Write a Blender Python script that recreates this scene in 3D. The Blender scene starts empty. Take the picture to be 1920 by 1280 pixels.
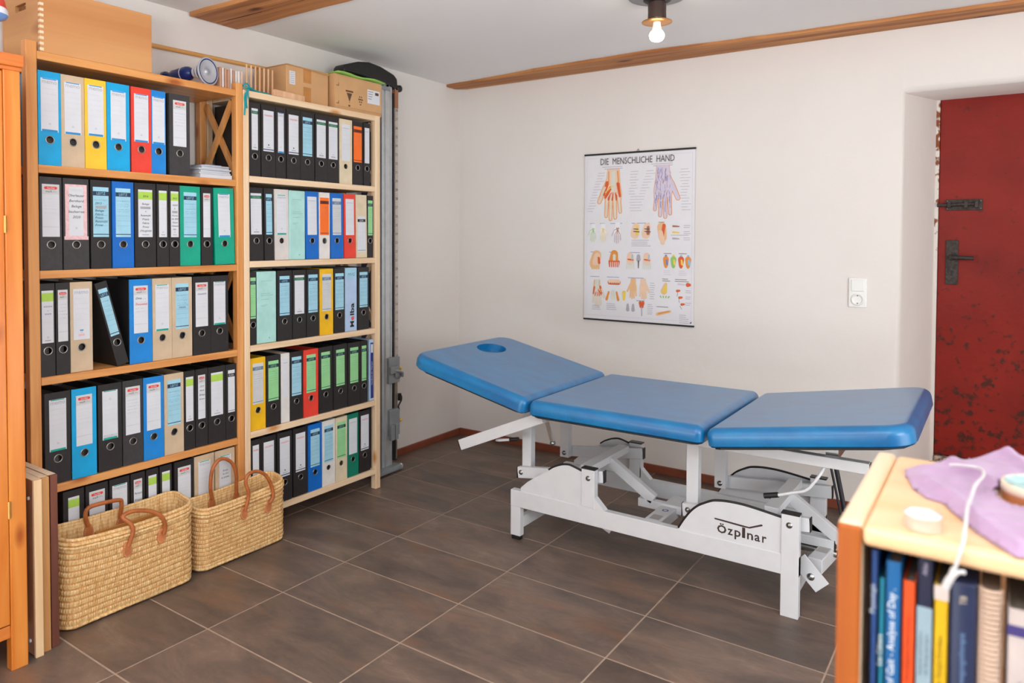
import bpy, bmesh, math, random
from mathutils import Vector, Matrix, noise

# ------------------------------------------------------------------ camera, world, lights, exposure
scene = bpy.context.scene
COL = scene.collection
cam_d = bpy.data.cameras.new('camera')
cam = bpy.data.objects.new('camera', cam_d)
COL.objects.link(cam)
cam.matrix_world = Matrix([[0.828219, -0.019365, 0.56007, 2.939926], [0.560388, 0.020828, -0.827968, -3.730412], [0.004369, 0.999596, 0.028102, 1.292312], [0, 0, 0, 1]])
cam_d.sensor_width = 36.0
cam_d.lens = 25.4352
cam_d.shift_y = -0.08142
cam_d.clip_start = 0.05
cam_d.dof.use_dof = True
cam_d.dof.focus_distance = 2.75
cam_d.dof.aperture_fstop = 3.2
scene.camera = cam

world = bpy.data.worlds.new('daylight')
scene.world = world
world.use_nodes = True
bg = world.node_tree.nodes['Background']
bg.inputs[0].default_value = (0.80, 0.88, 1.0, 1)
bg.inputs[1].default_value = 1.0

def area(name, loc, target, sx, sy, power, color):
    l = bpy.data.lights.new(name, 'AREA')
    l.shape = 'RECTANGLE'; l.size = sx; l.size_y = sy
    l.energy = power; l.color = color
    o = bpy.data.objects.new(name, l)
    COL.objects.link(o)
    o.location = loc
    o.rotation_euler = (Vector(target) - Vector(loc)).to_track_quat('-Z', 'Y').to_euler()
    return o

# daylight through the window in the wall behind the photographer, one in the right wall, and the
# photographer's flash bounced off the ceiling
area('window_daylight', (2.3, -5.45, 1.4), (1.8, 0.0, 1.0), 2.4, 1.2, 8, (0.94, 0.99, 1.0))
area('side_window_daylight', (5.1, -3.2, 1.4), (0.0, -2.0, 1.0), 1.9, 1.1, 56, (0.94, 0.99, 1.0))
# added fill at floor level, no real source there; brightens the ceiling
area('ceiling_fill_rear', (1.2, -4.6, 0.12), (1.1, -4.2, 3.0), 2.0, 1.2, 60, (0.97, 0.99, 1.0))
# added uplight out of view on the right, without a source; lifts the ceiling
area('ceiling_fill_right', (4.1, -1.7, 0.3), (1.9, -1.6, 2.6), 1.2, 1.8, 19, (0.97, 0.99, 1.0))
area('bounced_flash', (2.6, -4.2, 1.45), (2.5, -3.9, 3.2), 0.9, 0.6, 76, (0.95, 0.99, 1.0))

vs = scene.view_settings
vs.view_transform = 'Standard'
vs.look = 'None'
vs.gamma = 1.0
vs.use_curve_mapping = False
vs.exposure = -0.03

# ------------------------------------------------------------------ helpers
PI = math.pi
def lin(c):
    c = c / 255.0
    return c / 12.92 if c <= 0.04045 else ((c + 0.055) / 1.055) ** 2.4
def rgb(r, g, b, k=1.0):
    return (min(1, lin(r) * k), min(1, lin(g) * k), min(1, lin(b) * k), 1)

MATS = {}
def mat(name, c, rough=0.5, metal=0.0, var=0.06, vscale=20.0, bump=0.0, bscale=60.0, spec=0.5, coat=0.0, emit=0.0, sheen=0.0):
    if name in MATS: return MATS[name]
    m = bpy.data.materials.new(name); m.use_nodes = True
    nt = m.node_tree; N = nt.nodes; L = nt.links
    b = N['Principled BSDF']
    b.inputs['Roughness'].default_value = rough
    b.inputs['Metallic'].default_value = metal
    b.inputs['Specular IOR Level'].default_value = spec
    b.inputs['Coat Weight'].default_value = coat
    b.inputs['Coat Roughness'].default_value = 0.25
    b.inputs['Sheen Weight'].default_value = sheen
    tc = N.new('ShaderNodeTexCoord')
    ns = N.new('ShaderNodeTexNoise'); ns.inputs['Scale'].default_value = vscale; ns.inputs['Detail'].default_value = 4
    L.new(tc.outputs['Object'], ns.inputs['Vector'])
    r = N.new('ShaderNodeValToRGB')
    lo = tuple(x * (1 - var) for x in c[:3]) + (1,); hi = tuple(min(1, x * (1 + var)) for x in c[:3]) + (1,)
    r.color_ramp.elements[0].position = 0.35; r.color_ramp.elements[1].position = 0.65
    r.color_ramp.elements[0].color = lo; r.color_ramp.elements[1].color = hi
    L.new(ns.outputs['Fac'], r.inputs['Fac']); L.new(r.outputs['Color'], b.inputs['Base Color'])
    if emit:
        b.inputs['Emission Color'].default_value = c; b.inputs['Emission Strength'].default_value = emit
    if bump:
        n2 = N.new('ShaderNodeTexNoise'); n2.inputs['Scale'].default_value = bscale; n2.inputs['Detail'].default_value = 3
        L.new(tc.outputs['Object'], n2.inputs['Vector'])
        bp = N.new('ShaderNodeBump'); bp.inputs['Strength'].default_value = bump; bp.inputs['Distance'].default_value = 0.01
        L.new(n2.outputs['Fac'], bp.inputs['Height']); L.new(bp.outputs['Normal'], b.inputs['Normal'])
    MATS[name] = m
    return m

def wood(name, c1, c2, axis='y', rough=0.45, scale=1.0, knots=True, coat=0.0, knotc=None):
    if name in MATS: return MATS[name]
    m = bpy.data.materials.new(name); m.use_nodes = True
    nt = m.node_tree; N = nt.nodes; L = nt.links
    b = N['Principled BSDF']; b.inputs['Roughness'].default_value = rough
    b.inputs['Coat Weight'].default_value = coat; b.inputs['Coat Roughness'].default_value = 0.2
    tc = N.new('ShaderNodeTexCoord'); mp = N.new('ShaderNodeMapping')
    s = [30 * scale] * 3; s['xyz'.index(axis)] = 1.6 * scale
    mp.inputs['Scale'].default_value = s
    L.new(tc.outputs['Object'], mp.inputs['Vector'])
    ns = N.new('ShaderNodeTexNoise'); ns.inputs['Scale'].default_value = 1.0; ns.inputs['Detail'].default_value = 6
    ns.inputs['Distortion'].default_value = 0.6
    L.new(mp.outputs['Vector'], ns.inputs['Vector'])
    r = N.new('ShaderNodeValToRGB')
    r.color_ramp.elements[0].position = 0.3; r.color_ramp.elements[1].position = 0.72
    r.color_ramp.elements[0].color = c1; r.color_ramp.elements[1].color = c2
    L.new(ns.outputs['Fac'], r.inputs['Fac'])
    out = r.outputs['Color']
    if knots:
        mp2 = N.new('ShaderNodeMapping'); s2 = [9 * scale] * 3; s2['xyz'.index(axis)] = 3.6 * scale
        mp2.inputs['Scale'].default_value = s2
        L.new(tc.outputs['Object'], mp2.inputs['Vector'])
        vo = N.new('ShaderNodeTexVoronoi'); vo.inputs['Scale'].default_value = 1.0; vo.inputs['Randomness'].default_value = 1.0
        L.new(mp2.outputs['Vector'], vo.inputs['Vector'])
        kr = N.new('ShaderNodeValToRGB')
        kr.color_ramp.elements[0].position = 0.05; kr.color_ramp.elements[1].position = 0.17
        kr.color_ramp.elements[0].color = (1, 1, 1, 1); kr.color_ramp.elements[1].color = (0, 0, 0, 1)
        L.new(vo.outputs['Distance'], kr.inputs['Fac'])
        mx = N.new('ShaderNodeMix'); mx.data_type = 'RGBA'
        L.new(kr.outputs['Color'], mx.inputs['Factor']); L.new(out, mx.inputs['A'])
        mx.inputs['B'].default_value = knotc or tuple(x * 0.5 for x in c1[:3]) + (1,)
        out = mx.outputs['Result']
    L.new(out, b.inputs['Base Color'])
    bp = N.new('ShaderNodeBump'); bp.inputs['Strength'].default_value = 0.12; bp.inputs['Distance'].default_value = 0.003
    L.new(ns.outputs['Fac'], bp.inputs['Height']); L.new(bp.outputs['Normal'], b.inputs['Normal'])
    MATS[name] = m
    return m

class MB:
    def __init__(s): s.v = []; s.f = []; s.m = []; s.sm = []
    def add(s, vs_, fs, m=0, smooth=False):
        o = len(s.v); s.v += [tuple(v) for v in vs_]
        for f in fs: s.f.append([i + o for i in f]); s.m.append(m); s.sm.append(smooth)
        return s
    def box(s, x0, x1, y0, y1, z0, z1, m=0):
        vs_ = [(x, y, z) for z in (z0, z1) for y in (y0, y1) for x in (x0, x1)]
        return s.add(vs_, [(0, 2, 3, 1), (4, 5, 7, 6), (0, 1, 5, 4), (1, 3, 7, 5), (3, 2, 6, 7), (2, 0, 4, 6)], m)
    def bar(s, a, b, w, h, up=(0, 0, 1), m=0):
        """rectangular bar from a to b; w across, h along 'up'"""
        a = Vector(a); b = Vector(b); d = (b - a).normalized()
        sd = d.cross(Vector(up)).normalized(); u = sd.cross(d).normalized()
        vs_ = []
        for p in (a, b):
            for i, j in ((-1, -1), (1, -1), (1, 1), (-1, 1)):
                vs_.append(p + sd * i * w / 2 + u * j * h / 2)
        return s.add(vs_, [(0, 1, 2, 3), (7, 6, 5, 4), (0, 4, 5, 1), (1, 5, 6, 2), (2, 6, 7, 3), (3, 7, 4, 0)], m)
    def prism(s, poly, axis, a, b, m=0):
        """poly: 2D points in the plane perpendicular to axis; extruded a..b along axis"""
        n = len(poly)
        def P(q, t):
            if axis == 'y': return (q[0], t, q[1])
            if axis == 'x': return (t, q[0], q[1])
            return (q[0], q[1], t)
        vs_ = [P(q, a) for q in poly] + [P(q, b) for q in poly]
        fs = [list(range(n)), list(range(2 * n - 1, n - 1, -1))]
        for i in range(n):
            j = (i + 1) % n; fs.append((i, i + n, j + n, j))
        return s.add(vs_, fs, m)
    def tube(s, pts, r, n=8, m=0, cap=True, rs=None):
        pts = [Vector(p) for p in pts]; rings = []
        ref = Vector((0, 0, 1))
        for i, p in enumerate(pts):
            d = (pts[min(i + 1, len(pts) - 1)] - pts[max(i - 1, 0)]).normalized()
            if i == 0:
                ref = Vector((0, 0, 1)) if abs(d.z) < 0.9 else Vector((1, 0, 0))
            a = (ref - d * ref.dot(d)).normalized(); bb = d.cross(a); ref = a
            rr = rs[i] if rs else r
            rings.append([p + a * rr * math.cos(2 * PI * k / n) + bb * rr * math.sin(2 * PI * k / n) for k in range(n)])
        vs_ = [v for rg in rings for v in rg]; fs = []
        for i in range(len(pts) - 1):
            for k in range(n):
                k2 = (k + 1) % n
                fs.append((i * n + k, i * n + k2, (i + 1) * n + k2, (i + 1) * n + k))
        s.add(vs_, fs, m, True)
        if cap:
            s.add(rings[0], [list(range(n - 1, -1, -1))], m); s.add(rings[-1], [list(range(n))], m)
        return s
    def lathe(s, prof, origin=(0, 0, 0), axis=(0, 0, 1), n=24, mi=None, m=0):
        """prof: list of (r, t) along axis"""
        d = Vector(axis).normalized()
        ref = Vector((0, 0, 1)) if abs(d.z) < 0.9 else Vector((1, 0, 0))
        a = (ref - d * ref.dot(d)).normalized(); bb = d.cross(a); o = Vector(origin)
        vs_ = []
        for r, t in prof:
            for k in range(n):
                an = 2 * PI * k / n
                vs_.append(o + d * t + a * r * math.cos(an) + bb * r * math.sin(an))
        base = len(s.v); s.v += [tuple(v) for v in vs_]
        for i in range(len(prof) - 1):
            for k in range(n):
                k2 = (k + 1) % n
                s.f.append([base + i * n + k, base + i * n + k2, base + (i + 1) * n + k2, base + (i + 1) * n + k])
                s.m.append(mi[i] if mi else m); s.sm.append(True)
        return s
    def build(s, name, mats, parent=None, bevel=0, seg=2, label=None, merge=False, local=False, wn=True):
        if not isinstance(mats, (list, tuple)): mats = [mats]
        me = bpy.data.meshes.new(name)
        off = Vector((0, 0, 0))
        if parent is not None and not local:
            p = parent
            while p is not None: off += p.location; p = p.parent
        me.from_pydata([tuple(Vector(v) - off) for v in s.v], [], s.f)
        for mt in mats: me.materials.append(mt)
        for i, p in enumerate(me.polygons):
            p.material_index = s.m[i]; p.use_smooth = s.sm[i]
        me.validate()
        bm = bmesh.new(); bm.from_mesh(me)
        if merge: bmesh.ops.remove_doubles(bm, verts=bm.verts, dist=1e-5)
        bmesh.ops.recalc_face_normals(bm, faces=bm.faces); bm.to_mesh(me); bm.free()
        o = bpy.data.objects.new(name, me); COL.objects.link(o)
        if parent is not None: o.parent = parent
        if bevel:
            bv = o.modifiers.new('edge', 'BEVEL'); bv.width = bevel; bv.segments = seg; bv.limit_method = 'ANGLE'; bv.angle_limit = 0.7
        if label: o['label'] = label
        return o

def thing(name, label, cat, loc, group=None, rot=None):
    o = bpy.data.objects.new(name, None); COL.objects.link(o)
    o.empty_display_size = 0.05
    o.location = loc; o['label'] = label; o['category'] = cat
    if group: o['group'] = group
    if rot: o.rotation_euler = rot
    return o
def tag(o, label, cat, group=None, kind=None):
    o['label'] = label; o['category'] = cat
    if group: o['group'] = group
    if kind: o['kind'] = kind
    return o
def struct(o): o['kind'] = 'structure'; return o

TXT = {}
def text2d(body, size=1.0, align='CENTER', shear=0.0, bold=0.0):
    """2D outline mesh of a line of text; returns verts (x, y) and faces, height of capitals about 0.7*size"""
    k = (body, align, shear, bold)
    if k not in TXT:
        cu = bpy.data.curves.new('t', 'FONT'); cu.body = body; cu.align_x = align; cu.size = 1; cu.resolution_u = 2; cu.shear = shear; cu.offset = bold
        ob = bpy.data.objects.new('t', cu); COL.objects.link(ob)
        dg = bpy.context.evaluated_depsgraph_get(); dg.update()
        me = bpy.data.meshes.new_from_object(ob.evaluated_get(dg))
        TXT[k] = ([(v.co.x, v.co.y) for v in me.vertices], [list(p.vertices) for p in me.polygons])
        bpy.data.objects.remove(ob); bpy.data.curves.remove(cu); bpy.data.meshes.remove(me)
    v, f = TXT[k]
    return [(x * size, y * size) for x, y in v], f
def width2d(body, align='LEFT'):
    v, f = text2d(body, 1.0, 'CENTER')
    return max(x for x, y in v) - min(x for x, y in v)

# ------------------------------------------------------------------ materials
def wall_mat():
    m = bpy.data.materials.new('plaster'); m.use_nodes = True
    N = m.node_tree.nodes; L = m.node_tree.links; b = N['Principled BSDF']
    b.inputs['Roughness'].default_value = 0.85; b.inputs['Specular IOR Level'].default_value = 0.2
    tc = N.new('ShaderNodeTexCoord')
    n1 = N.new('ShaderNodeTexNoise'); n1.inputs['Scale'].default_value = 1.6; n1.inputs['Detail'].default_value = 5
    L.new(tc.outputs['Object'], n1.inputs['Vector'])
    r = N.new('ShaderNodeValToRGB'); r.color_ramp.elements[0].color = rgb(226, 219, 214); r.color_ramp.elements[1].color = rgb(235, 230, 226)
    L.new(n1.outputs['Fac'], r.inputs['Fac']); L.new(r.outputs['Color'], b.inputs['Base Color'])
    n2 = N.new('ShaderNodeTexNoise'); n2.inputs['Scale'].default_value = 7; n2.inputs['Detail'].default_value = 6
    L.new(tc.outputs['Object'], n2.inputs['Vector'])
    n3 = N.new('ShaderNodeTexNoise'); n3.inputs['Scale'].default_value = 90; n3.inputs['Detail'].default_value = 3
    L.new(tc.outputs['Object'], n3.inputs['Vector'])
    ma = N.new('ShaderNodeMath'); ma.operation = 'MULTIPLY_ADD'; ma.inputs[1].default_value = 0.06
    L.new(n3.outputs['Fac'], ma.inputs[0]); L.new(n2.outputs['Fac'], ma.inputs[2])
    bp = N.new('ShaderNodeBump'); bp.inputs['Strength'].default_value = 0.22; bp.inputs['Distance'].default_value = 0.02
    L.new(ma.outputs[0], bp.inputs['Height']); L.new(bp.outputs['Normal'], b.inputs['Normal'])
    return m
PLASTER = wall_mat()
CEIL = mat('ceiling_plaster', rgb(236, 234, 233), rough=0.9, var=0.015, vscale=1.2, bump=0.05, bscale=5, spec=0.2)

def tile_mat():
    m = bpy.data.materials.new('slate_tile'); m.use_nodes = True
    N = m.node_tree.nodes; L = m.node_tree.links; b = N['Principled BSDF']
    b.inputs['Roughness'].default_value = 0.42; b.inputs['Specular IOR Level'].default_value = 0.45
    tc = N.new('ShaderNodeTexCoord'); oi = N.new('ShaderNodeObjectInfo')
    add = N.new('ShaderNodeVectorMath'); add.operation = 'ADD'
    cx = N.new('ShaderNodeCombineXYZ')
    mu = N.new('ShaderNodeMath'); mu.operation = 'MULTIPLY'; mu.inputs[1].default_value = 40
    L.new(oi.outputs['Random'], mu.inputs[0]); L.new(mu.outputs[0], cx.inputs[0]); L.new(mu.outputs[0], cx.inputs[2])
    mp = N.new('ShaderNodeMapping'); mp.inputs['Scale'].default_value = (3.2, 8.0, 4)
    L.new(tc.outputs['Object'], mp.inputs['Vector']); L.new(mp.outputs['Vector'], add.inputs[0]); L.new(cx.outputs[0], add.inputs[1])
    n1 = N.new('ShaderNodeTexNoise'); n1.inputs['Scale'].default_value = 0.9; n1.inputs['Detail'].default_value = 9; n1.inputs['Roughness'].default_value = 0.7
    n1.inputs['Distortion'].default_value = 0.4
    L.new(add.outputs[0], n1.inputs['Vector'])
    r = N.new('ShaderNodeValToRGB')
    e = r.color_ramp.elements
    e[0].position = 0.25; e[0].color = rgb(74, 65, 60)
    e[1].position = 0.8; e[1].color = rgb(156, 138, 124)
    a = e.new(0.45); a.color = rgb(103, 88, 79)
    a = e.new(0.6); a.color = rgb(124, 104, 91)
    L.new(n1.outputs['Fac'], r.inputs['Fac'])
    n2 = N.new('ShaderNodeTexNoise'); n2.inputs['Scale'].default_value = 0.9; n2.inputs['Detail'].default_value = 5
    ad2 = N.new('ShaderNodeVectorMath'); ad2.operation = 'ADD'; ad2.inputs[1].default_value = (7, 3, 9)
    L.new(add.outputs[0], ad2.inputs[0]); L.new(ad2.outputs[0], n2.inputs['Vector'])
    r2 = N.new('ShaderNodeValToRGB'); r2.color_ramp.elements[0].position = 0.56; r2.color_ramp.elements[1].position = 0.72
    r2.color_ramp.elements[0].color = (0, 0, 0, 1); r2.color_ramp.elements[1].color = (0.55, 0.55, 0.55, 1)
    L.new(n2.outputs['Fac'], r2.inputs['Fac'])
    mx = N.new('ShaderNodeMix'); mx.data_type = 'RGBA'
    L.new(r2.outputs['Color'], mx.inputs['Factor']); L.new(r.outputs['Color'], mx.inputs['A']); mx.inputs['B'].default_value = rgb(136, 96, 68)
    hs = N.new('ShaderNodeHueSaturation')
    mr = N.new('ShaderNodeMapRange'); mr.inputs['To Min'].default_value = 0.86; mr.inputs['To Max'].default_value = 1.1
    L.new(oi.outputs['Random'], mr.inputs['Value']); L.new(mr.outputs[0], hs.inputs['Value'])
    L.new(mx.outputs['Result'], hs.inputs['Color']); L.new(hs.outputs['Color'], b.inputs['Base Color'])
    n3 = N.new('ShaderNodeTexNoise'); n3.inputs['Scale'].default_value = 60; n3.inputs['Detail'].default_value = 4
    L.new(tc.outputs['Object'], n3.inputs['Vector'])
    bp = N.new('ShaderNodeBump'); bp.inputs['Strength'].default_value = 0.12; bp.inputs['Distance'].default_value = 0.003
    L.new(n3.outputs['Fac'], bp.inputs['Height']); L.new(bp.outputs['Normal'], b.inputs['Normal'])
    return m
TILE = tile_mat()
GROUT = mat('grout', rgb(178, 156, 138), rough=0.9, var=0.08)

ORANGE = dict(c1=rgb(204, 130, 66), c2=rgb(236, 172, 104), knotc=rgb(170, 88, 36))
W_OR_Y = wood('aged_pine_y', axis='y', rough=0.4, **ORANGE)
W_OR_Z = wood('aged_pine_z', axis='z', rough=0.4, **ORANGE)
PALE = dict(c1=rgb(228, 192, 152), c2=rgb(246, 220, 186), knotc=rgb(205, 140, 78))
W_PA_Y = wood('pale_pine_y', axis='y', rough=0.5, **PALE)
W_PA_Z = wood('pale_pine_z', axis='z', rough=0.5, **PALE)
W_CUP = wood('varnished_pine', rgb(204, 110, 34), rgb(228, 146, 66), axis='z', rough=0.28, coat=0.3, knotc=rgb(170, 84, 30))
W_CUPY = wood('varnished_pine_y', rgb(196, 100, 38), rgb(222, 136, 62), axis='y', rough=0.28, coat=0.3, knotc=rgb(170, 84, 30))
W_PLY = wood('plywood', rgb(194, 130, 76), rgb(212, 154, 98), axis='y', rough=0.5, scale=0.4, knotc=rgb(196, 130, 70))
W_BEAM = wood('old_beam', rgb(150, 88, 48), rgb(206, 144, 86), axis='x', rough=0.7, scale=0.8, knotc=rgb(95, 52, 30))
W_BOOK_LIT = wood('beech_case', rgb(240, 206, 166), rgb(250, 226, 194), axis='y', rough=0.33, scale=0.7, knots=False, coat=0.2)  # cream tone carries the sheen of the lit upper faces
W_BOOKZ_SHADE = wood('beech_case_z_shade', rgb(158, 74, 8), rgb(178, 94, 16), axis='z', rough=0.6, scale=0.7, knots=False, coat=0.0)  # same wood in shade: deeper orange painted in for the front
W_BOOKX_LIT = wood('beech_case_x_lit', rgb(238, 190, 138), rgb(248, 212, 170), axis='x', rough=0.33, scale=0.7, knots=False, coat=0.2)  # paler tone with the light on the top painted in
W_SLAT = wood('raw_stick', rgb(214, 160, 120), rgb(240, 200, 160), axis='z', rough=0.6, knots=False)

WHITE = mat('white_enamel', rgb(216, 218, 222), rough=0.32, var=0.02, coat=0.15)
BLACKP = mat('black_plastic', rgb(24, 23, 24), rough=0.45)
STEEL = mat('steel', rgb(176, 176, 174), rough=0.3, metal=1.0)
ALU = mat('aluminium', rgb(206, 210, 212), rough=0.34, metal=0.6)
GREYP = mat('grey_painted_metal', rgb(150, 156, 160), rough=0.45, metal=0.3)
DARKM = mat('dark_metal', rgb(44, 44, 52), rough=0.45, metal=0.4)
PAPER = mat('paper', rgb(218, 221, 228), rough=0.8, var=0.02)
PAGES_SHADE = mat('page_block', rgb(128, 120, 114), rough=0.9, var=0.2, vscale=200)  # shade inside the covers is painted into this dull grey
INK = mat('black_ink', rgb(36, 34, 38), rough=0.7)
GREYINK = mat('grey_print', rgb(168, 168, 174), rough=0.7)
REDINK = mat('red_print', rgb(224, 70, 60), rough=0.6)
YELLOW = mat('yellow_plastic', rgb(236, 190, 20), rough=0.4)

def leather_mat():
    m = bpy.data.materials.new('blue_vinyl'); m.use_nodes = True
    N = m.node_tree.nodes; L = m.node_tree.links; b = N['Principled BSDF']
    b.inputs['Roughness'].default_value = 0.38; b.inputs['Specular IOR Level'].default_value = 0.3; b.inputs['Coat Weight'].default_value = 1.0; b.inputs['Coat Roughness'].default_value = 0.28
    tc = N.new('ShaderNodeTexCoord')
    mp = N.new('ShaderNodeMapping'); mp.inputs['Scale'].default_value = (5, 12, 8)
    L.new(tc.outputs['Object'], mp.inputs['Vector'])
    n1 = N.new('ShaderNodeTexNoise'); n1.inputs['Scale'].default_value = 1.3; n1.inputs['Detail'].default_value = 6; n1.inputs['Roughness'].default_value = 0.6
    L.new(mp.outputs['Vector'], n1.inputs['Vector'])
    r = N.new('ShaderNodeValToRGB'); r.color_ramp.elements[0].position = 0.3; r.color_ramp.elements[1].position = 0.75
    r.color_ramp.elements[0].color = rgb(0, 98, 160); r.color_ramp.elements[1].color = rgb(0, 132, 190)
    L.new(n1.outputs['Fac'], r.inputs['Fac']); L.new(r.outputs['Color'], b.inputs['Base Color'])
    rr = N.new('ShaderNodeMapRange'); rr.inputs['To Min'].default_value = 0.34; rr.inputs['To Max'].default_value = 0.52
    L.new(n1.outputs['Fac'], rr.inputs['Value']); L.new(rr.outputs[0], b.inputs['Roughness'])
    n2 = N.new('ShaderNodeTexNoise'); n2.inputs['Scale'].default_value = 220; n2.inputs['Detail'].default_value = 2
    L.new(tc.outputs['Object'], n2.inputs['Vector'])
    n4 = N.new('ShaderNodeTexNoise'); n4.inputs['Scale'].default_value = 14; n4.inputs['Detail'].default_value = 3
    L.new(tc.outputs['Object'], n4.inputs['Vector'])
    ma = N.new('ShaderNodeMath'); ma.operation = 'MULTIPLY_ADD'; ma.inputs[1].default_value = 0.1
    L.new(n2.outputs['Fac'], ma.inputs[0]); L.new(n4.outputs['Fac'], ma.inputs[2])
    bp = N.new('ShaderNodeBump'); bp.inputs['Strength'].default_value = 0.15; bp.inputs['Distance'].default_value = 0.006
    L.new(ma.outputs[0], bp.inputs['Height']); L.new(bp.outputs['Normal'], b.inputs['Normal'])
    return m
VINYL = leather_mat()

def door_mat():
    m = bpy.data.materials.new('rusty_red_paint'); m.use_nodes = True
    N = m.node_tree.nodes; L = m.node_tree.links; b = N['Principled BSDF']
    b.inputs['Roughness'].default_value = 0.5; b.inputs['Specular IOR Level'].default_value = 0.22
    tc = N.new('ShaderNodeTexCoord')
    n1 = N.new('ShaderNodeTexNoise'); n1.inputs['Scale'].default_value = 3; n1.inputs['Detail'].default_value = 7
    L.new(tc.outputs['Object'], n1.inputs['Vector'])
    r = N.new('ShaderNodeValToRGB'); r.color_ramp.elements[0].position = 0.3; r.color_ramp.elements[1].position = 0.75
    r.color_ramp.elements[0].color = rgb(116, 24, 16); r.color_ramp.elements[1].color = rgb(146, 36, 24)
    L.new(n1.outputs['Fac'], r.inputs['Fac'])
    n2 = N.new('ShaderNodeTexNoise'); n2.inputs['Scale'].default_value = 34; n2.inputs['Detail'].default_value = 5
    L.new(tc.outputs['Object'], n2.inputs['Vector'])
    n3 = N.new('ShaderNodeTexNoise'); n3.inputs['Scale'].default_value = 5.5; n3.inputs['Detail'].default_value = 3
    L.new(tc.outputs['Object'], n3.inputs['Vector'])
    sx = N.new('ShaderNodeSeparateXYZ'); L.new(tc.outputs['Object'], sx.inputs[0])
    mr = N.new('ShaderNodeMapRange'); mr.inputs['From Min'].default_value = 0.2; mr.inputs['From Max'].default_value = 1.4
    mr.inputs['To Min'].default_value = 0.09; mr.inputs['To Max'].default_value = -0.06
    L.new(sx.outputs['Z'], mr.inputs['Value'])
    a1 = N.new('ShaderNodeMath'); a1.operation = 'MULTIPLY_ADD'; a1.inputs[1].default_value = 0.45
    L.new(n3.outputs['Fac'], a1.inputs[0]); L.new(n2.outputs['Fac'], a1.inputs[2])
    a2 = N.new('ShaderNodeMath'); a2.operation = 'ADD'; L.new(a1.outputs[0], a2.inputs[0]); L.new(mr.outputs[0], a2.inputs[1])
    r2 = N.new('ShaderNodeValToRGB'); r2.color_ramp.elements[0].position = 0.83; r2.color_ramp.elements[1].position = 0.95
    r2.color_ramp.elements[0].color = (0, 0, 0, 1); r2.color_ramp.elements[1].color = (0.85, 0.85, 0.85, 1)
    L.new(a2.outputs[0], r2.inputs['Fac'])
    mx = N.new('ShaderNodeMix'); mx.data_type = 'RGBA'
    L.new(r2.outputs['Color'], mx.inputs['Factor']); L.new(r.outputs['Color'], mx.inputs['A']); mx.inputs['B'].default_value = rgb(58, 34, 24)
    L.new(mx.outputs['Result'], b.inputs['Base Color'])
    bp = N.new('ShaderNodeBump'); bp.inputs['Strength'].default_value = 0.3; bp.inputs['Distance'].default_value = 0.004
    L.new(n2.outputs['Fac'], bp.inputs['Height']); L.new(bp.outputs['Normal'], b.inputs['Normal'])
    return m
DOOR = door_mat()
RUSTSTRIP = None
def strip_mat():
    m = bpy.data.materials.new('flaking_frame_paint'); m.use_nodes = True
    N = m.node_tree.nodes; L = m.node_tree.links; b = N['Principled BSDF']; b.inputs['Roughness'].default_value = 0.7
    tc = N.new('ShaderNodeTexCoord')
    n2 = N.new('ShaderNodeTexNoise'); n2.inputs['Scale'].default_value = 22; n2.inputs['Detail'].default_value = 5
    L.new(tc.outputs['Object'], n2.inputs['Vector'])
    sx = N.new('ShaderNodeSeparateXYZ'); L.new(tc.outputs['Object'], sx.inputs[0])
    mr = N.new('ShaderNodeMapRange'); mr.inputs['From Min'].default_value = 1.0; mr.inputs['From Max'].default_value = 1.7
    mr.inputs['To Min'].default_value = -0.12; mr.inputs['To Max'].default_value = 0.12
    L.new(sx.outputs['Z'], mr.inputs['Value'])
    a2 = N.new('ShaderNodeMath'); a2.operation = 'ADD'; L.new(n2.outputs['Fac'], a2.inputs[0]); L.new(mr.outputs[0], a2.inputs[1])
    r2 = N.new('ShaderNodeValToRGB'); r2.color_ramp.elements[0].position = 0.56; r2.color_ramp.elements[1].position = 0.64
    r2.color_ramp.elements[0].color = rgb(224, 216, 208); r2.color_ramp.elements[1].color = rgb(134, 70, 34)
    L.new(a2.outputs[0], r2.inputs['Fac']); L.new(r2.outputs['Color'], b.inputs['Base Color'])
    return m
RUSTSTRIP = strip_mat()

# ------------------------------------------------------------------ room shell
H = 2.262
floor = MB().box(-0.02, 5.2, -5.6, 0.0, -0.05, -0.0015).build('floor', GROUT); struct(floor)
GX, GY, TA, TB, ROT = 0.2187, -2.6408, 0.5769, 0.3, -0.00359
tw, tl = TA - 0.0055, TB - 0.0055
tm = MB()
tm.box(-tw / 2, tw / 2, -tl / 2, tl / 2, -0.009, 0.0)
tile0 = tm.build('tile', TILE, local=True)
tbm = bmesh.new(); tbm.from_mesh(tile0.data)
bmesh.ops.bevel(tbm, geom=[e for e in tbm.edges if all(v.co.z > -0.001 for v in e.verts)], offset=0.0012, segments=1, affect='EDGES')
tbm.to_mesh(tile0.data); tbm.free()
cr, sr = math.cos(ROT), math.sin(ROT)
first = True
for i in range(-1, 8):
    for j in range(-10, 9):
        u = (i + 0.5) * TA; v = (j + 0.5) * TB
        x = GX + u * cr - v * sr; y = GY + u * sr + v * cr
        if x < 0.05 - TA / 2 + 0.1 or x - TA / 2 > 5.1 or y > 0.16 or y < -5.5: continue
        if first: t = tile0; first = False
        else:
            t = tile0.copy(); COL.objects.link(t)
        t.parent = floor; t.location = (x, y, 0); t.rotation_euler = (0, 0, ROT)

ceil = MB().box(-0.1, 5.3, -5.7, 0.9, H, H + 0.1).build('ceiling', CEIL); struct(ceil)
struct(MB().box(-0.12, 0.0, -5.7, 0.6, -0.05, H + 0.02).build('wall_left', PLASTER))
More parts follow.
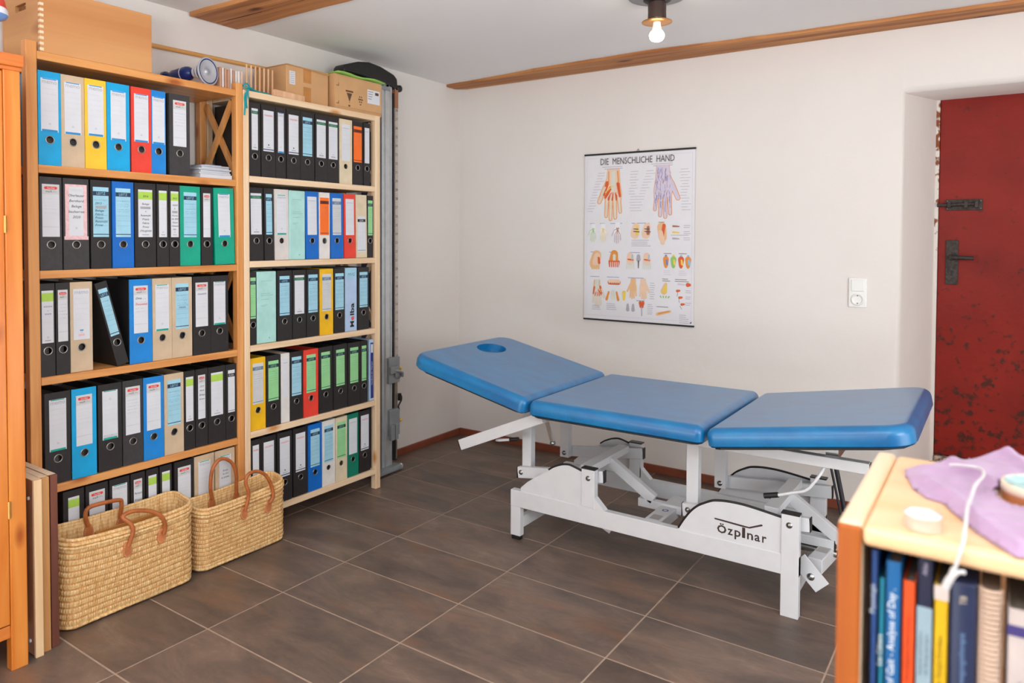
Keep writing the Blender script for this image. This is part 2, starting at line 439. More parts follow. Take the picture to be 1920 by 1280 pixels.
# right wall with a window opening
struct(MB().box(5.2, 5.32, -5.7, -4.2, -0.05, H).box(5.2, 5.32, -2.2, 0.6, -0.05, H).box(5.2, 5.32, -4.2, -2.2, -0.05, 0.8)
       .box(5.2, 5.32, -4.2, -2.2, 2.0, H).build('wall_right', PLASTER))
struct(MB().box(-0.1, 1.0, -5.72, -5.6, -0.05, H).box(3.6, 5.3, -5.72, -5.6, -0.05, H).box(1.0, 3.6, -5.72, -5.6, -0.05, 0.75)
       .box(1.0, 3.6, -5.72, -5.6, 2.05, H).build('wall_front', PLASTER))
w = MB()
w.box(1.0, 3.6, -5.66, -5.63, 0.75, 0.8).box(1.0, 3.6, -5.66, -5.63, 2.0, 2.05).box(1.0, 1.05, -5.66, -5.63, 0.8, 2.0).box(3.55, 3.6, -5.66, -5.63, 0.8, 2.0).box(2.27, 2.33, -5.66, -5.63, 0.8, 2.0)
struct(w.build('window_1', WHITE))
w = MB()
w.box(5.25, 5.28, -4.2, -2.2, 0.8, 0.85).box(5.25, 5.28, -4.2, -2.2, 1.95, 2.0).box(5.25, 5.28, -4.2, -4.15, 0.85, 1.95).box(5.25, 5.28, -2.25, -2.2, 0.85, 1.95).box(5.25, 5.28, -3.23, -3.17, 0.85, 1.95)
struct(w.build('window_2', WHITE))

# back wall with the splayed door reveal: left part, right part and lintel as one soft-edged mesh
def back_wall():
    bm = bmesh.new()
    # outline in x/z, inner face y=0, door plane y=0.40; opening splays from (2.553) to (2.672)
    x0, x1, z1 = -0.1, 5.3, H + 0.02
    a, b_, zt = 2.556, 3.66, 1.957
    a2, b2, zt2 = 2.688, 3.55, 1.972
    P = {}
    def v(k, x, y, z): P[k] = bm.verts.new((x, y, z))
    v('A', x0, 0, -0.05); v('B', a, 0, -0.05); v('C', a, 0, zt); v('D', b_, 0, zt); v('E', b_, 0, -0.05); v('F', x1, 0, -0.05); v('G', x1, 0, z1); v('Hh', x0, 0, z1)
    v('B2', a2, .44, -0.05); v('C2', a2, .44, zt2); v('D2', b2, .44, zt2); v('E2', b2, .44, -0.05)
    v('C3', a, 0, z1); v('D3', b_, 0, z1)
    f = lambda *k: bm.faces.new([P[q] for q in k])
    f('A', 'B', 'C', 'C3', 'Hh'); f('C', 'D', 'D3', 'C3'); f('E', 'F', 'G', 'D3', 'D')
    f('B', 'B2', 'C2', 'C'); f('C', 'C2', 'D2', 'D'); f('D', 'D2', 'E2', 'E')
    es = [e for e in bm.edges if {e.verts[0], e.verts[1]} in ({P['B'], P['C']}, {P['C'], P['D']}, {P['D'], P['E']})]
    es = [e for e in bm.edges if set(e.verts) in ({P['B'], P['C']}, {P['C'], P['D']}, {P['D'], P['E']})]
    bmesh.ops.bevel(bm, geom=es, offset=0.03, segments=5, affect='EDGES', profile=0.5)
    for fc in bm.faces: fc.smooth = True
    bmesh.ops.recalc_face_normals(bm, faces=bm.faces)
    me = bpy.data.meshes.new('wall_back'); bm.to_mesh(me); bm.free(); me.materials.append(PLASTER)
    o = bpy.data.objects.new('wall_back', me); COL.objects.link(o); struct(o)
    so = o.modifiers.new('thick', 'EDGE_SPLIT'); so.split_angle = 0.6
    return o
back_wall()
struct(MB().box(-0.1, 5.3, 0.62, 0.7, -0.05, H).build('wall_outer', PLASTER))
# raised threshold step inside the reveal
STEPC = mat('worn_sandstone_step', rgb(168, 112, 70), rough=0.75, var=0.2, vscale=14, bump=0.2, bscale=40)
struct(MB().box(2.56, 3.66, 0.01, 0.45, -0.05, 0.2).build('floor_step', STEPC, bevel=0.006))
BASE = mat('red_brown_baseboard', rgb(134, 70, 48), rough=0.45, var=0.15, vscale=9)
struct(MB().box(0.0, 0.013, -0.0 - 5.6, 0.0, 0.0, 0.040).build('baseboard_left', BASE, bevel=0.002))
struct(MB().box(0.013, 2.556, -0.013, 0.0, 0.0, 0.044).build('baseboard_back', BASE, bevel=0.002))

# ceiling beams set almost flush in the plaster
random.seed(4)
def beam(name, outline, z0, z1):
    bm = bmesh.new()
    lo = [bm.verts.new((x, y, z0)) for x, y in outline]
    hi = [bm.verts.new((x, y, z1)) for x, y in outline]
    bm.faces.new(lo); n = len(lo)
    for i in range(n): bm.faces.new((lo[i], lo[(i + 1) % n], hi[(i + 1) % n], hi[i]))
    bmesh.ops.recalc_face_normals(bm, faces=bm.faces)
    me = bpy.data.meshes.new(name); bm.to_mesh(me); bm.free(); me.materials.append(W_BEAM)
    o = bpy.data.objects.new(name, me); COL.objects.link(o); struct(o)
    bv = o.modifiers.new('edge', 'BEVEL'); bv.width = 0.004; bv.segments = 2; bv.limit_method = 'ANGLE'
    return o
far = []
key = [(0.0, -.135), (.25, -.15), (.7, -.205), (1.0, -.215), (1.37, -.232), (1.7, -.205), (2.14, -.172), (2.6, -.165), (3.0, -.157), (5.1, -.15)]
for k in range(len(key) - 1):
    (xa, ya), (xb, yb) = key[k], key[k + 1]
    n = max(2, int((xb - xa) / 0.07))
    for i in range(n):
        t = i / n; far.append((xa + (xb - xa) * t, ya + (yb - ya) * t + random.uniform(-.005, .005)))
near = [(5.1, -.004)] + [(5.1 - i * 0.1, -.004) for i in range(1, 50)] + [(0.06, -0.006), (0.0, -.05)]
beam('trim_1', far + near, H - 0.016, H + 0.02)
o2 = [(0.003, -1.66)]
for i in range(1, 40): o2.append((0.003 + i * 0.12, -1.652 + random.uniform(-.006, .006)))
for i in range(39, -1, -1): o2.append((0.01 + i * 0.12, -1.895 + random.uniform(-.007, .007)))
b2 = beam('trim_2', o2, H - 0.018, H + 0.02)
# the long drying crack along that beam
CRACK = mat('beam_crack', rgb(52, 28, 18), rough=0.9)
cv = []
n = 60
for i in range(n):
    x = 0.02 + i * 4.6 / n; y = -1.775 + 0.012 * noise.noise(Vector((x * 1.5, 0, 0))) + 0.03 * (x / 4); cv.append((x, y))
cm = MB()
for i in range(n - 1):
    (xa, ya), (xb, yb) = cv[i], cv[i + 1]
    wd = 0.0016 + 0.0012 * math.sin(i * 0.9)
    cm.add([(xa, ya - wd, H - .0185), (xb, yb - wd, H - .0185), (xb, yb + wd, H - .0185), (xa, ya + wd, H - .0185)], [(0, 1, 2, 3)])
cm.build('drying_crack', CRACK, b2)

# ------------------------------------------------------------------ door
door = MB().box(2.682, 3.53, 0.372, 0.40, 0.236, 1.985).build('door_1', DOOR, bevel=0.003); struct(door)
IRON = mat('rusted_iron', rgb(62, 54, 50), rough=0.6, metal=0.4, var=0.4, vscale=60, bump=0.3, bscale=90)
pl = MB().box(2.716, 2.768, 0.364, 0.372, 1.075, 1.290).build('handle_plate', IRON, door, bevel=0.002)
hb = MB().tube([(2.742, 0.366, 1.206), (2.742, 0.332, 1.206)], 0.011, 12)
hb.tube([(2.742, 0.332, 1.206), (2.78, 0.328, 1.206), (2.832, 0.328, 1.205)], 0.0095, 12)
hb.lathe([(0.001, 0), (0.014, 0.001), (0.015, 0.006), (0.001, 0.007)], (2.742, 0.364, 1.206), (0, -1, 0), 20)
hb.build('handle', IRON, pl)
kh = MB().prism([(2.737, 1.118), (2.747, 1.118), (2.745, 1.134), (2.739, 1.134)], 'y', 0.3632, 0.3645).lathe([(0.001, 0), (0.007, 0.0001)], (2.742, 0.3635, 1.138), (0, -1, 0), 16)
kh.build('keyhole', INK, pl)
sl = thing('slide_bolt', 'rusty iron slide bolt fixed to the red metal door above its handle', 'bolt', (2.76, 0.368, 1.46))
MB().box(2.712, 2.862, 0.364, 0.3715, 1.434, 1.486).build('back_plate', IRON, sl, bevel=0.002)
MB().tube([(2.676, 0.355, 1.459), (2.828, 0.355, 1.462)], 0.0085, 12).tube([(2.785, 0.355, 1.461), (2.785, 0.338, 1.461)], 0.005, 10).build('bolt_rod', IRON, sl)
kk = MB()
for x in (2.726, 2.795, 2.838): kk.box(x - 0.008, x + 0.008, 0.344, 0.366, 1.445, 1.477)
kk.build('guide_loops', IRON, sl, bevel=0.003)
kk = MB()
for x in (2.719, 2.855):
    for z in (1.442, 1.478): kk.lathe([(0.0005, 0.003), (0.003, 0.0022), (0.004, 0)], (x, 0.364, z), (0, -1, 0), 10)
kk.build('screws', STEEL, sl)
struct(MB().box(2.664, 2.681, 0.362, 0.40, 0.2, 1.985).box(2.664, 3.56, 0.374, 0.42, 1.986, 2.0).build('trim_3', RUSTSTRIP, bevel=0.003))
SILL = mat('speckled_sill', rgb(160, 140, 124), rough=0.8, var=0.7, vscale=60)
struct(MB().box(2.682, 3.53, 0.355, 0.42, 0.2, 0.232).build('trim_4', SILL, bevel=0.003))

# ------------------------------------------------------------------ light switch and socket
SW = mat('switch_white', rgb(238, 238, 234), rough=0.3, var=0.01)
sw = thing('switch_and_socket', 'white double plate with a rocker switch above a round socket on the wall', 'switch', (2.384, -0.001, 1.04))
MB().box(2.345, 2.423, -0.009, 0.0, 0.972, 1.111).build('frame_plate', SW, sw, bevel=0.003)
MB().box(2.356, 2.412, -0.0135, -0.006, 1.048, 1.103).build('rocker', SW, sw, bevel=0.003)
s_ = MB()
s_.lathe([(0.0285, 0), (0.0285, 0.0035), (0.0205, 0.0035), (0.0195, -0.004), (0.0005, -0.004)], (2.384, -0.0095, 1.009), (0, -1, 0), 32)
so = s_.build('socket_face', SW, sw)
s_ = MB()
for dx in (-0.0095, 0.0095): s_.lathe([(0.0005, 0.0004), (0.0026, 0.0002)], (2.384 + dx, -0.0058, 1.009), (0, -1, 0), 12)
s_.box(2.382, 2.386, -0.0125, -0.006, 0.9885, 0.993).box(2.382, 2.386, -0.0125, -0.006, 1.025, 1.0295)
s_.build('pin_holes', INK, so)

# ------------------------------------------------------------------ ceiling lamp
lp = thing('ceiling_lamp', 'dark bare-bulb ceiling lamp, glowing, hanging under the white ceiling', 'lamp', (1.777, -0.98, H))
LX, LY = 1.777, -0.98
BRZ = mat('dark_bronze', rgb(84, 66, 60), rough=0.35, metal=0.6)
CAN = mat('grey_canopy', rgb(150, 152, 156), rough=0.4)
MB().lathe([(0.001, 0), (0.115, 0), (0.115, -0.004), (0.06, -0.012), (0.001, -0.012)], (LX, LY, H), n=40).build('canopy', CAN, lp)
MB().lathe([(0.001, -0.012), (0.055, -0.012), (0.055, -0.018), (0.04, -0.027), (0.001, -0.027)], (LX, LY, H), n=32).build('collar', BLACKP, lp)
MB().lathe([(0.036, -0.026), (0.0365, -0.04), (0.036, -0.066), (0.037, -0.09), (0.036, -0.099), (0.012, -0.099)], (LX, LY, H), n=32).build('socket', BRZ, lp)
GOLD = mat('gilt_disc', rgb(196, 140, 84), rough=0.35, metal=0.7)
MB().lathe([(0.012, -0.099), (0.060, -0.1015), (0.061, -0.103), (0.060, -0.1045), (0.012, -0.1035)], (LX, LY, H), n=40).build('reflector_disc', GOLD, lp)
bulbm = mat('bulb_glow', (1.0, 0.86, 0.66, 1), rough=0.3, emit=22.0, var=0)
neck = mat('bulb_neck', rgb(240, 232, 220), rough=0.3, emit=0.6)
bl = MB().lathe([(0.014, -0.102), (0.0155, -0.115), (0.019, -0.132), (0.0235, -0.1395)], (LX, LY, H), n=24).build('bulb_base', neck, lp)
MB().lathe([(0.0235, -0.1395), (0.028, -0.146), (0.0305, -0.155), (0.029, -0.166), (0.022, -0.175), (0.011, -0.180), (0.0005, -0.181)], (LX, LY, H), n=24).build('bulb_globe', bulbm, lp)

# ------------------------------------------------------------------ anatomy poster
def poster():
    X0, X1, Z0, Z1, Y = 0.932, 1.590, 0.826, 1.768, -0.008
    root = thing('anatomy_poster', 'hanging chart of the human hand with black rods on the white wall', 'poster', (1.26, -0.004, 1.77))
    pm = mat('poster_paper', rgb(233, 232, 236), rough=0.42, var=0.01)
    MB().box(X0, X1, Y - 0.0008, Y, Z0, Z1).build('printed_sheet', pm, root)
    MB().box(X0 - 0.004, X1 + 0.004, -0.014, -0.004, Z1 - 0.003, Z1 + 0.007).build('hanging_rod', BLACKP, root, bevel=0.002)
    MB().box(X0 - 0.004, X1 + 0.004, -0.014, -0.004, Z0 - 0.006, Z0 + 0.003).build('hanging_rod', BLACKP, root, bevel=0.002)
    MB().tube([(1.255, -0.008, 1.775), (1.262, -0.005, 1.788), (1.269, -0.008, 1.775)], 0.0014, 6).build('hook', BLACKP, root)
    W, Hh = X1 - X0, Z1 - Z0
    cols = {}
    def pr(key, r, g, b): cols[key] = mat('print_' + key, rgb(r, g, b), rough=0.45, var=0.02)
    pr('ink', 84, 72, 74); pr('orange', 232, 150, 66); pr('red', 224, 96, 48); pr('peach', 240, 206, 178); pr('skin', 236, 190, 140)
    pr('bone', 222, 222, 210); pr('blue', 122, 132, 196); pr('grey', 178, 176, 186); pr('lilac', 214, 204, 222); pr('yellow', 240, 208, 90)
    pr('green', 150, 200, 110); pr('sky', 140, 200, 230); pr('white', 240, 240, 243); pr('brown', 170, 110, 90)
    order = list(cols); PM = MB()
    lay = [0]
    def P(u, v, k): return (X0 + u * W, Y - 0.0009 - 0.0000022 * k, Z1 - v * Hh)
    def poly(pts, c):
        lay[0] += 1
        PM.add([P(u, v, lay[0]) for u, v in pts], [list(range(len(pts)))], order.index(c))
    def rect(u0, v0, u1, v1, c): poly([(u0, v0), (u1, v0), (u1, v1), (u0, v1)], c)
    def capsule(a, b, r0, r1, c, asp=W / Hh):
        # a, b in (u, v); r in u units
        ax, ay = a[0], a[1] / asp; bx, by = b[0], b[1] / asp
        d = math.atan2(by - ay, bx - ax); pts = []
        for i in range(7):
            an = d + PI / 2 + PI * i / 6; pts.append((ax + r0 * math.cos(an), (ay + r0 * math.sin(an)) * asp))
        for i in range(7):
            an = d - PI / 2 + PI * i / 6; pts.append((bx + r1 * math.cos(an), (by + r1 * math.sin(an)) * asp))
        poly(pts, c)
    def line(a, b, w_, c): capsule(a, b, w_, w_, c)
    def hand(cx, cy, s, flip, outline, fill, detail, dcol, thumb=True, wrist=1.0):
        # a hand pointing down; cx, cy centre of the palm, s height of the whole hand in v
        k = s; f = -1 if flip else 1
        A = W / Hh
        def q(x, y): return (cx + f * x * k / A, cy + y * k)
        fingers = [((-0.135, 0.10), (-0.15, 0.44), .034), ((-0.05, 0.14), (-0.055, 0.50), .036), ((0.035, 0.14), (0.045, 0.47), .036), ((0.12, 0.09), (0.15, 0.36), .032)]
        palm = [(-0.12, -0.46 * wrist), (0.12, -0.46 * wrist), (0.14, -0.2), (0.17, 0.0), (0.165, 0.14), (-0.17, 0.14), (-0.185, 0.0), (-0.2, -0.14), (-0.14, -0.28)]
        th = ((-0.17, -0.12), (-0.30, 0.16), .045)
        for ps, off in ((outline, 0.012), (fill, 0.0)):
            g = 1 + off * 5
            poly([q(x * (g if abs(x) > .1 else 1), y + (off if y > 0 else -off * .3)) for x, y in palm], ps)
            for a, b, r in fingers + ([th] if thumb else []):
                capsule(q(*a), q(*b), (r + off) * k / A, (r * .8 + off) * k / A, ps)
        if detail == 'muscle':
            for x0, y0, x1, y1, r in ((-.13, -.2, -.2, .02, .04), (-.06, -.1, -.17, .08, .035), (.1, -.18, .14, .06, .035), (-.08, 0, -.1, .12, .03), (-.02, 0, -.02, .13, .025), (.06, 0, .07, .13, .025)):
                capsule(q(x0, y0), q(x1, y1), r * k / A, r * .7 * k / A, 'red')
            rect(*q(-.045, -.43)[:2], *q(.045, -.08)[:2], 'bone') if f > 0 else rect(q(.045, -.43)[0], q(.045, -.43)[1], q(-.045, -.08)[0], q(-.045, -.08)[1], 'bone')
            for a, b, r in fingers: line(q(0, -.12), q(*a), .008 * k / A, 'bone'); line(q(*a), q(*b), .014 * k / A, 'bone')
            line(q(-.02, -.14), q(-.17, -.02), .01 * k / A, 'yellow'); line(q(*th[0]), q(*th[1]), .014 * k / A, 'bone')
            for x0, y0, x1, y1, r in ((-.1, -.42, -.1, -.2, .01), (.09, -.42, .11, -.2, .012)):
                capsule(q(x0, y0), q(x1, y1), r * k / A, r * k / A, 'orange')
        if detail == 'veins':
            rnd = random.Random(3)
            for i in range(64):
                x = rnd.uniform(-.15, .15); y = rnd.uniform(-.42, .12)
                line(q(x, y), q(x + rnd.uniform(-.03, .03), y + rnd.uniform(.05, .12)), .0035 * k / A, dcol if i % 3 else 'brown')
            for a, b, r in fingers:
                for j in range(4):
                    t0 = rnd.random() * .5; ax, ay = a[0] + (b[0] - a[0]) * t0, a[1] + (b[1] - a[1]) * t0
                    ox = rnd.uniform(-.02, .02)
                    line(q(ax + ox, ay), q(ax + ox + (b[0] - a[0]) * .35, ay + (b[1] - a[1]) * .35), .003 * k / A, dcol)
        if detail == 'bones':
            for a, b, r in fingers + [th]:
                line(q(0, -.14), q(*a), .012 * k / A, dcol); line(q(*a), q(*b), .011 * k / A, dcol)
            for x in (-.05, 0.0, .05): line(q(x, -.2), q(x, -.16), .02 * k / A, dcol)
    def words(body, u, v, size, c='ink', align='CENTER', sx=1.0):
        vv, ff = text2d(body, size / W, align)
        k = 1500
        PM.add([P(u + x * sx, v - y * W / Hh, k) for x, y in vv], ff, order.index(c))
    # title in capitals
    words('DIE  MENSCHLICHE  HAND', 0.49, 0.063, 0.052, 'ink', sx=0.455 / (0.052 / W * width2d('DIE  MENSCHLICHE  HAND')) * 1.48)
    rnd = random.Random(11)
    for u, v, n in ((.27, .075, 2), (.72, .072, 2)):
        for i in range(n): rect(u - .10 + .02 * i, v + .011 * i, u + .09, v + .0035 + .011 * i, 'grey')
    hand(.275, .235, .31, False, 'orange', 'peach', 'muscle', 'orange')
    hand(.725, .225, .31, True, 'orange', 'lilac', 'veins', 'blue')
    for cx in (.275, .725):
        for i in range(15):
            v = .11 + i * .0165; l = rnd.uniform(.05, .09)
            a = .06 + .11 * rnd.random() * (1 - i / 15); a = cx - .245 + max(0, .10 - i * .008)
            rect(a, v, a + l * (1 if i < 10 else .8), v + .0022, 'grey')
            b = cx + .145 + rnd.uniform(0, .02); rect(b, v, b + l, v + .0022, 'grey')
    def caption(u, v, wd, n=1, c='grey'):
        for i in range(n): rect(u, v + i * .011, u + wd * rnd.uniform(.7, 1), v + .003 + i * .011, c)
    # second row
    for u, cc in ((.085, 'green'), (.18, 'yellow')):
        caption(u - .03, .415, .06, 1, 'blue'); hand(u, .47, .115, u > .1, 'bone', 'white', 'bones', cc); 
    caption(.25, .415, .12, 1, 'blue'); hand(.32, .47, .13, False, 'lilac', 'white', 'bones', 'brown')
    caption(.45, .415, .2, 1, 'blue')
    for u, cc in ((.49, 'yellow'), (.59, 'brown')):
        capsule((u, .435), (u - .01, .48), .03, .04, 'peach'); capsule((u + .01, .44), (u + .01, .475), .012, .016, cc); line((u - .02, .45), (u + .02, .452), .004, 'ink'); line((u - .02, .465), (u + .03, .467), .004, 'ink')
    caption(.45, .515, .2, 4)
    capsule((.72, .44), (.73, .50), .04, .035, 'skin'); capsule((.74, .43), (.72, .52), .015, .012, 'red'); capsule((.71, .47), (.73, .53), .02, .02, 'peach'); caption(.69, .41, .07, 1, 'ink')
    for i in range(3): capsule((.82, .435 + i * .035), (.87, .437 + i * .035), .008, .005, ('brown', 'yellow', 'grey')[i]); caption(.91, .43 + i * .035, .06, 2)
    caption(.80, .485, .16, 1, 'grey')
    # third row
    for u in (.06, .24, .43): caption(u, .588, .1, 1, 'blue')
    capsule((.12, .61), (.10, .66), .045, .05, 'skin'); capsule((.125, .615), (.11, .655), .03, .03, 'peach'); capsule((.14, .625), (.145, .655), .01, .012, 'red')
    for i in range(4): capsule((.075 + i * .022, .675), (.08 + i * .02, .69), .01, .009, 'skin')
    capsule((.29, .60), (.285, .64), .035, .045, 'orange'); capsule((.29, .61), (.29, .635), .014, .012, 'bone')
    for i in range(5): capsule((.245 + i * .022, .645), (.25 + i * .019, .675), .010, .009, 'red'); line((.255 + i * .018, .65), (.255 + i * .018, .68), .003, 'white')
    for u in (.44, .59):
        capsule((u, .61), (u, .64), .03, .035, 'peach'); capsule((u - .02, .63), (u + .025, .634), .006, .006, 'red')
        for i in range(5): line((u - .03 + i * .015, .65), (u - .033 + i * .017, .685), .005, 'bone')
        capsule((u + .02, .605), (u + .015, .63), .006, .005, 'sky')
    capsule((.515, .61), (.515, .63), .016, .02, 'grey'); capsule((.515, .64), (.515, .68), .006, .004, 'ink')
    for u, a, b in ((.76, 'orange', 'blue'), (.825, 'green', 'yellow'), (.89, 'red', 'sky'), (.95, 'orange', 'sky')):
        capsule((u, .605), (u, .62), .010, .012, b); capsule((u, .625), (u, .66), .026, .018, a); capsule((u + .005, .63), (u + .01, .655), .008, .01, b if a != 'red' else 'yellow')
        capsule((u, .665), (u, .668), .014, .012, a)
    for u in (.74, .87): caption(u, .59, .07, 1, 'ink'); caption(u, .69, .07, 3, 'lilac')
    # bottom rows
    caption(.06, .738, .1, 1, 'blue'); caption(.22, .738, .14, 1, 'blue'); caption(.42, .738, .2, 1, 'blue'); caption(.73, .738, .07, 2, 'ink'); caption(.84, .738, .13, 2, 'ink')
    hand(.125, .835, .17, True, 'peach', 'bone', 'muscle', 'red')
    capsule((.25, .77), (.33, .77), .022, .022, 'red'); capsule((.25, .765), (.33, .765), .018, .018, 'peach')
    for i in range(5): capsule((.255 + i * .018, .775), (.256 + i * .018, .777), .005, .005, 'brown')
    capsule((.24, .83), (.22, .875), .008, .012, 'orange'); capsule((.315, .83), (.33, .875), .008, .012, 'orange'); capsule((.28, .83), (.28, .86), .02, .022, 'bone'); capsule((.385, .83), (.385, .87), .018, .012, 'yellow')
    hand(.47, .80, .125, False, 'peach', 'skin', 'none', 'skin'); hand(.56, .80, .125, True, 'skin', 'peach', 'none', 'skin')
    for i in range(8): caption(.62, .765 + i * .013, .05, 1)
    capsule((.76, .77), (.745, .81), .014, .028, 'skin'); capsule((.76, .78), (.75, .81), .01, .018, 'yellow')
    for i in range(4): capsule((.715 + i * .025, .84), (.722 + i * .02, .848), .006, .004, 'green')
    capsule((.87, .765), (.92, .768), .008, .006, 'lilac'); capsule((.95, .768), (.965, .768), .018, .012, 'red')
    for i in range(3): capsule((.86 + i * .02, .805 + i * .038), (.88 + i * .02, .803 + i * .038), .011, .008, 'red'); line((.865 + i * .01, .815 + i * .038), (.86 + i * .02, .835 + i * .036), .003, 'grey'); caption(.93, .80 + i * .035, .05, 2)
    caption(.08, .915, .1, 3); caption(.22, .90, .11, 4); caption(.50, .872, .1, 1, 'ink')
    for u in (.42, .47): capsule((u, .90), (u, .93), .010, .016, 'grey')
    capsule((.535, .885), (.538, .91), .014, .008, 'red'); capsule((.56, .885), (.556, .91), .014, .008, 'red'); line((.547, .91), (.55, .96), .005, 'grey'); caption(.6, .89, .05, 6)
    caption(.68, .90, .14, 1, 'ink'); capsule((.69, .945), (.80, .925), .014, .010, 'skin'); capsule((.70, .942), (.79, .925), .006, .004, 'orange')
    caption(.88, .94, .08, 5)
    poly([(.965, .985), (.985, .975), (.982, .988)], 'ink')
    for a, b, c_, d in ((.02, .02, .98, .0215), (.02, .975, .98, .9765), (.02, .02, .0215, .976), (.978, .02, .98, .976)): rect(a, b, c_, d, 'lilac')
    PM.build('printed_figures', [cols[k] for k in order], root)
poster()

# ------------------------------------------------------------------ shelving units
XS = 0.305
def shelf_unit(name, label, y0, y1, pw, zs, wy, wz, top, braces):
    """y0,y1: inner faces of the uprights; zs: top surfaces of the boards, from the top board down"""
    root = thing(name, label, 'shelf', (0.16, (y0 + y1) / 2, 0))
    for ya, yb in ((y0 - pw[0], y0), (y1, y1 + pw[1])):
        MB().box(XS - 0.034, XS, ya, yb, 0, top).build('post', wz, root, bevel=0.003)
        MB().box(0.016, 0.05, ya, yb, 0, top).build('post', wz, root, bevel=0.003)
    for i, z in enumerate(zs):
        MB().box(0.018, XS - 0.001, y0 + 0.0006, y1 - 0.0006, z - 0.027, z).build('shelf_board', wy, root, bevel=0.002)
    for yc, za, zb in braces:
        MB().bar((0.06, yc - 0.006, za), (0.262, yc - 0.006, zb), 0.026, 0.0115, up=(0, 1, 0)).build('cross_brace', wz, root)
        MB().bar((0.262, yc + 0.006, za), (0.06, yc + 0.006, zb), 0.026, 0.0115, up=(0, 1, 0)).build('cross_brace', wz, root)
    return root
Z1 = [1.900, 1.527, 1.176, 0.8195, 0.4488, 0.100]
Z2 = [1.9066, 1.549, 1.188, 0.8286, 0.4583, 0.1055]
S1 = shelf_unit('bookcase', 'tall orange-toned pine shelving unit full of ring binders on the left', -2.624, -1.877, (.034, .031), Z1, W_OR_Y, W_OR_Z, 1.93,
           [(-1.861, 1.56, 1.86), (-1.861, 1.20, 1.50), (-1.861, .85, 1.15), (-1.861, .48, .79)])
S2 = shelf_unit('bookcase', 'tall pale raw pine shelving unit of ring binders nearest the wall corner', -1.816, -1.0735, (.028, .034), Z2, W_PA_Y, W_PA_Z, 1.9066,
           [(-1.056, 1.58, 1.87), (-1.056, 1.22, 1.52), (-1.056, .86, 1.16), (-1.056, .49, .80)])

# ------------------------------------------------------------------ ring binders
C = {
 'cyan': mat('cover_cyan', rgb(0, 164, 222), 0.45), 'blue': mat('cover_blue', rgb(20, 132, 214), 0.45), 'royal': mat('cover_royal', rgb(0, 104, 196), 0.45),
 'tan': mat('cover_tan', rgb(206, 182, 152), 0.6), 'yellow': mat('cover_yellow', rgb(246, 198, 52), 0.45), 'gold': mat('cover_gold', rgb(240, 186, 20), 0.45),
 'red': mat('cover_red', rgb(230, 66, 50), 0.45),
 'black': mat('cover_black', rgb(37, 34, 35), 0.5, var=0.12, vscale=60), 'charcoal': mat('cover_charcoal', rgb(56, 54, 56), 0.55, var=0.12, vscale=60),
 'green': mat('cover_green', rgb(0, 164, 134), 0.45), 'bottle': mat('cover_bottle', rgb(0, 122, 98), 0.45), 'white': mat('cover_white', rgb(226, 222, 218), 0.5),
 'mint': mat('cover_mint', rgb(172, 220, 214), 0.5), 'grey': mat('cover_grey', rgb(214, 208, 204), 0.5), 'cream': mat('cover_cream', rgb(222, 206, 176), 0.5),
 'sky': mat('cover_skyblue', rgb(176, 202, 234), 0.5),
}
CN = {'cyan': 'cyan', 'blue': 'blue', 'royal': 'blue', 'tan': 'tan', 'yellow': 'yellow', 'gold': 'golden yellow', 'red': 'red', 'black': 'black', 'charcoal': 'charcoal',
      'green': 'green', 'bottle': 'dark green', 'white': 'white', 'mint': 'pale mint', 'grey': 'light grey', 'cream': 'cream', 'sky': 'white'}
LC = [PAPER, mat('label_lightblue', rgb(160, 210, 230), 0.6), mat('label_green', rgb(150, 214, 150), 0.6), mat('label_orange', rgb(255, 116, 34), 0.6),
      mat('label_navy', rgb(30, 56, 84), 0.6), mat('label_lime', rgb(172, 212, 84), 0.6), mat('label_dkgreen', rgb(0, 118, 78), 0.6), REDINK,
      GREYINK, mat('label_palegrey', rgb(206, 208, 210), 0.6), INK, mat('label_teal', rgb(0, 164, 146), 0.6), mat('label_stripblue', rgb(40, 140, 206), 0.6),
      mat('label_pink', rgb(236, 196, 200), 0.7, var=0.1, vscale=90), mat('label_inkblue', rgb(60, 66, 140), 0.6), mat('label_brown', rgb(110, 44, 20), 0.6),
      mat('label_greyblue', rgb(100, 130, 160), 0.6), mat('label_faint', rgb(205, 206, 212), 0.6)]
(WH, LB, LG, LO, NV, LM, DG, RD, GR, PG, BK, TL, SB, PK, IB, BR, GB, FT) = range(18)
HB = 0.312

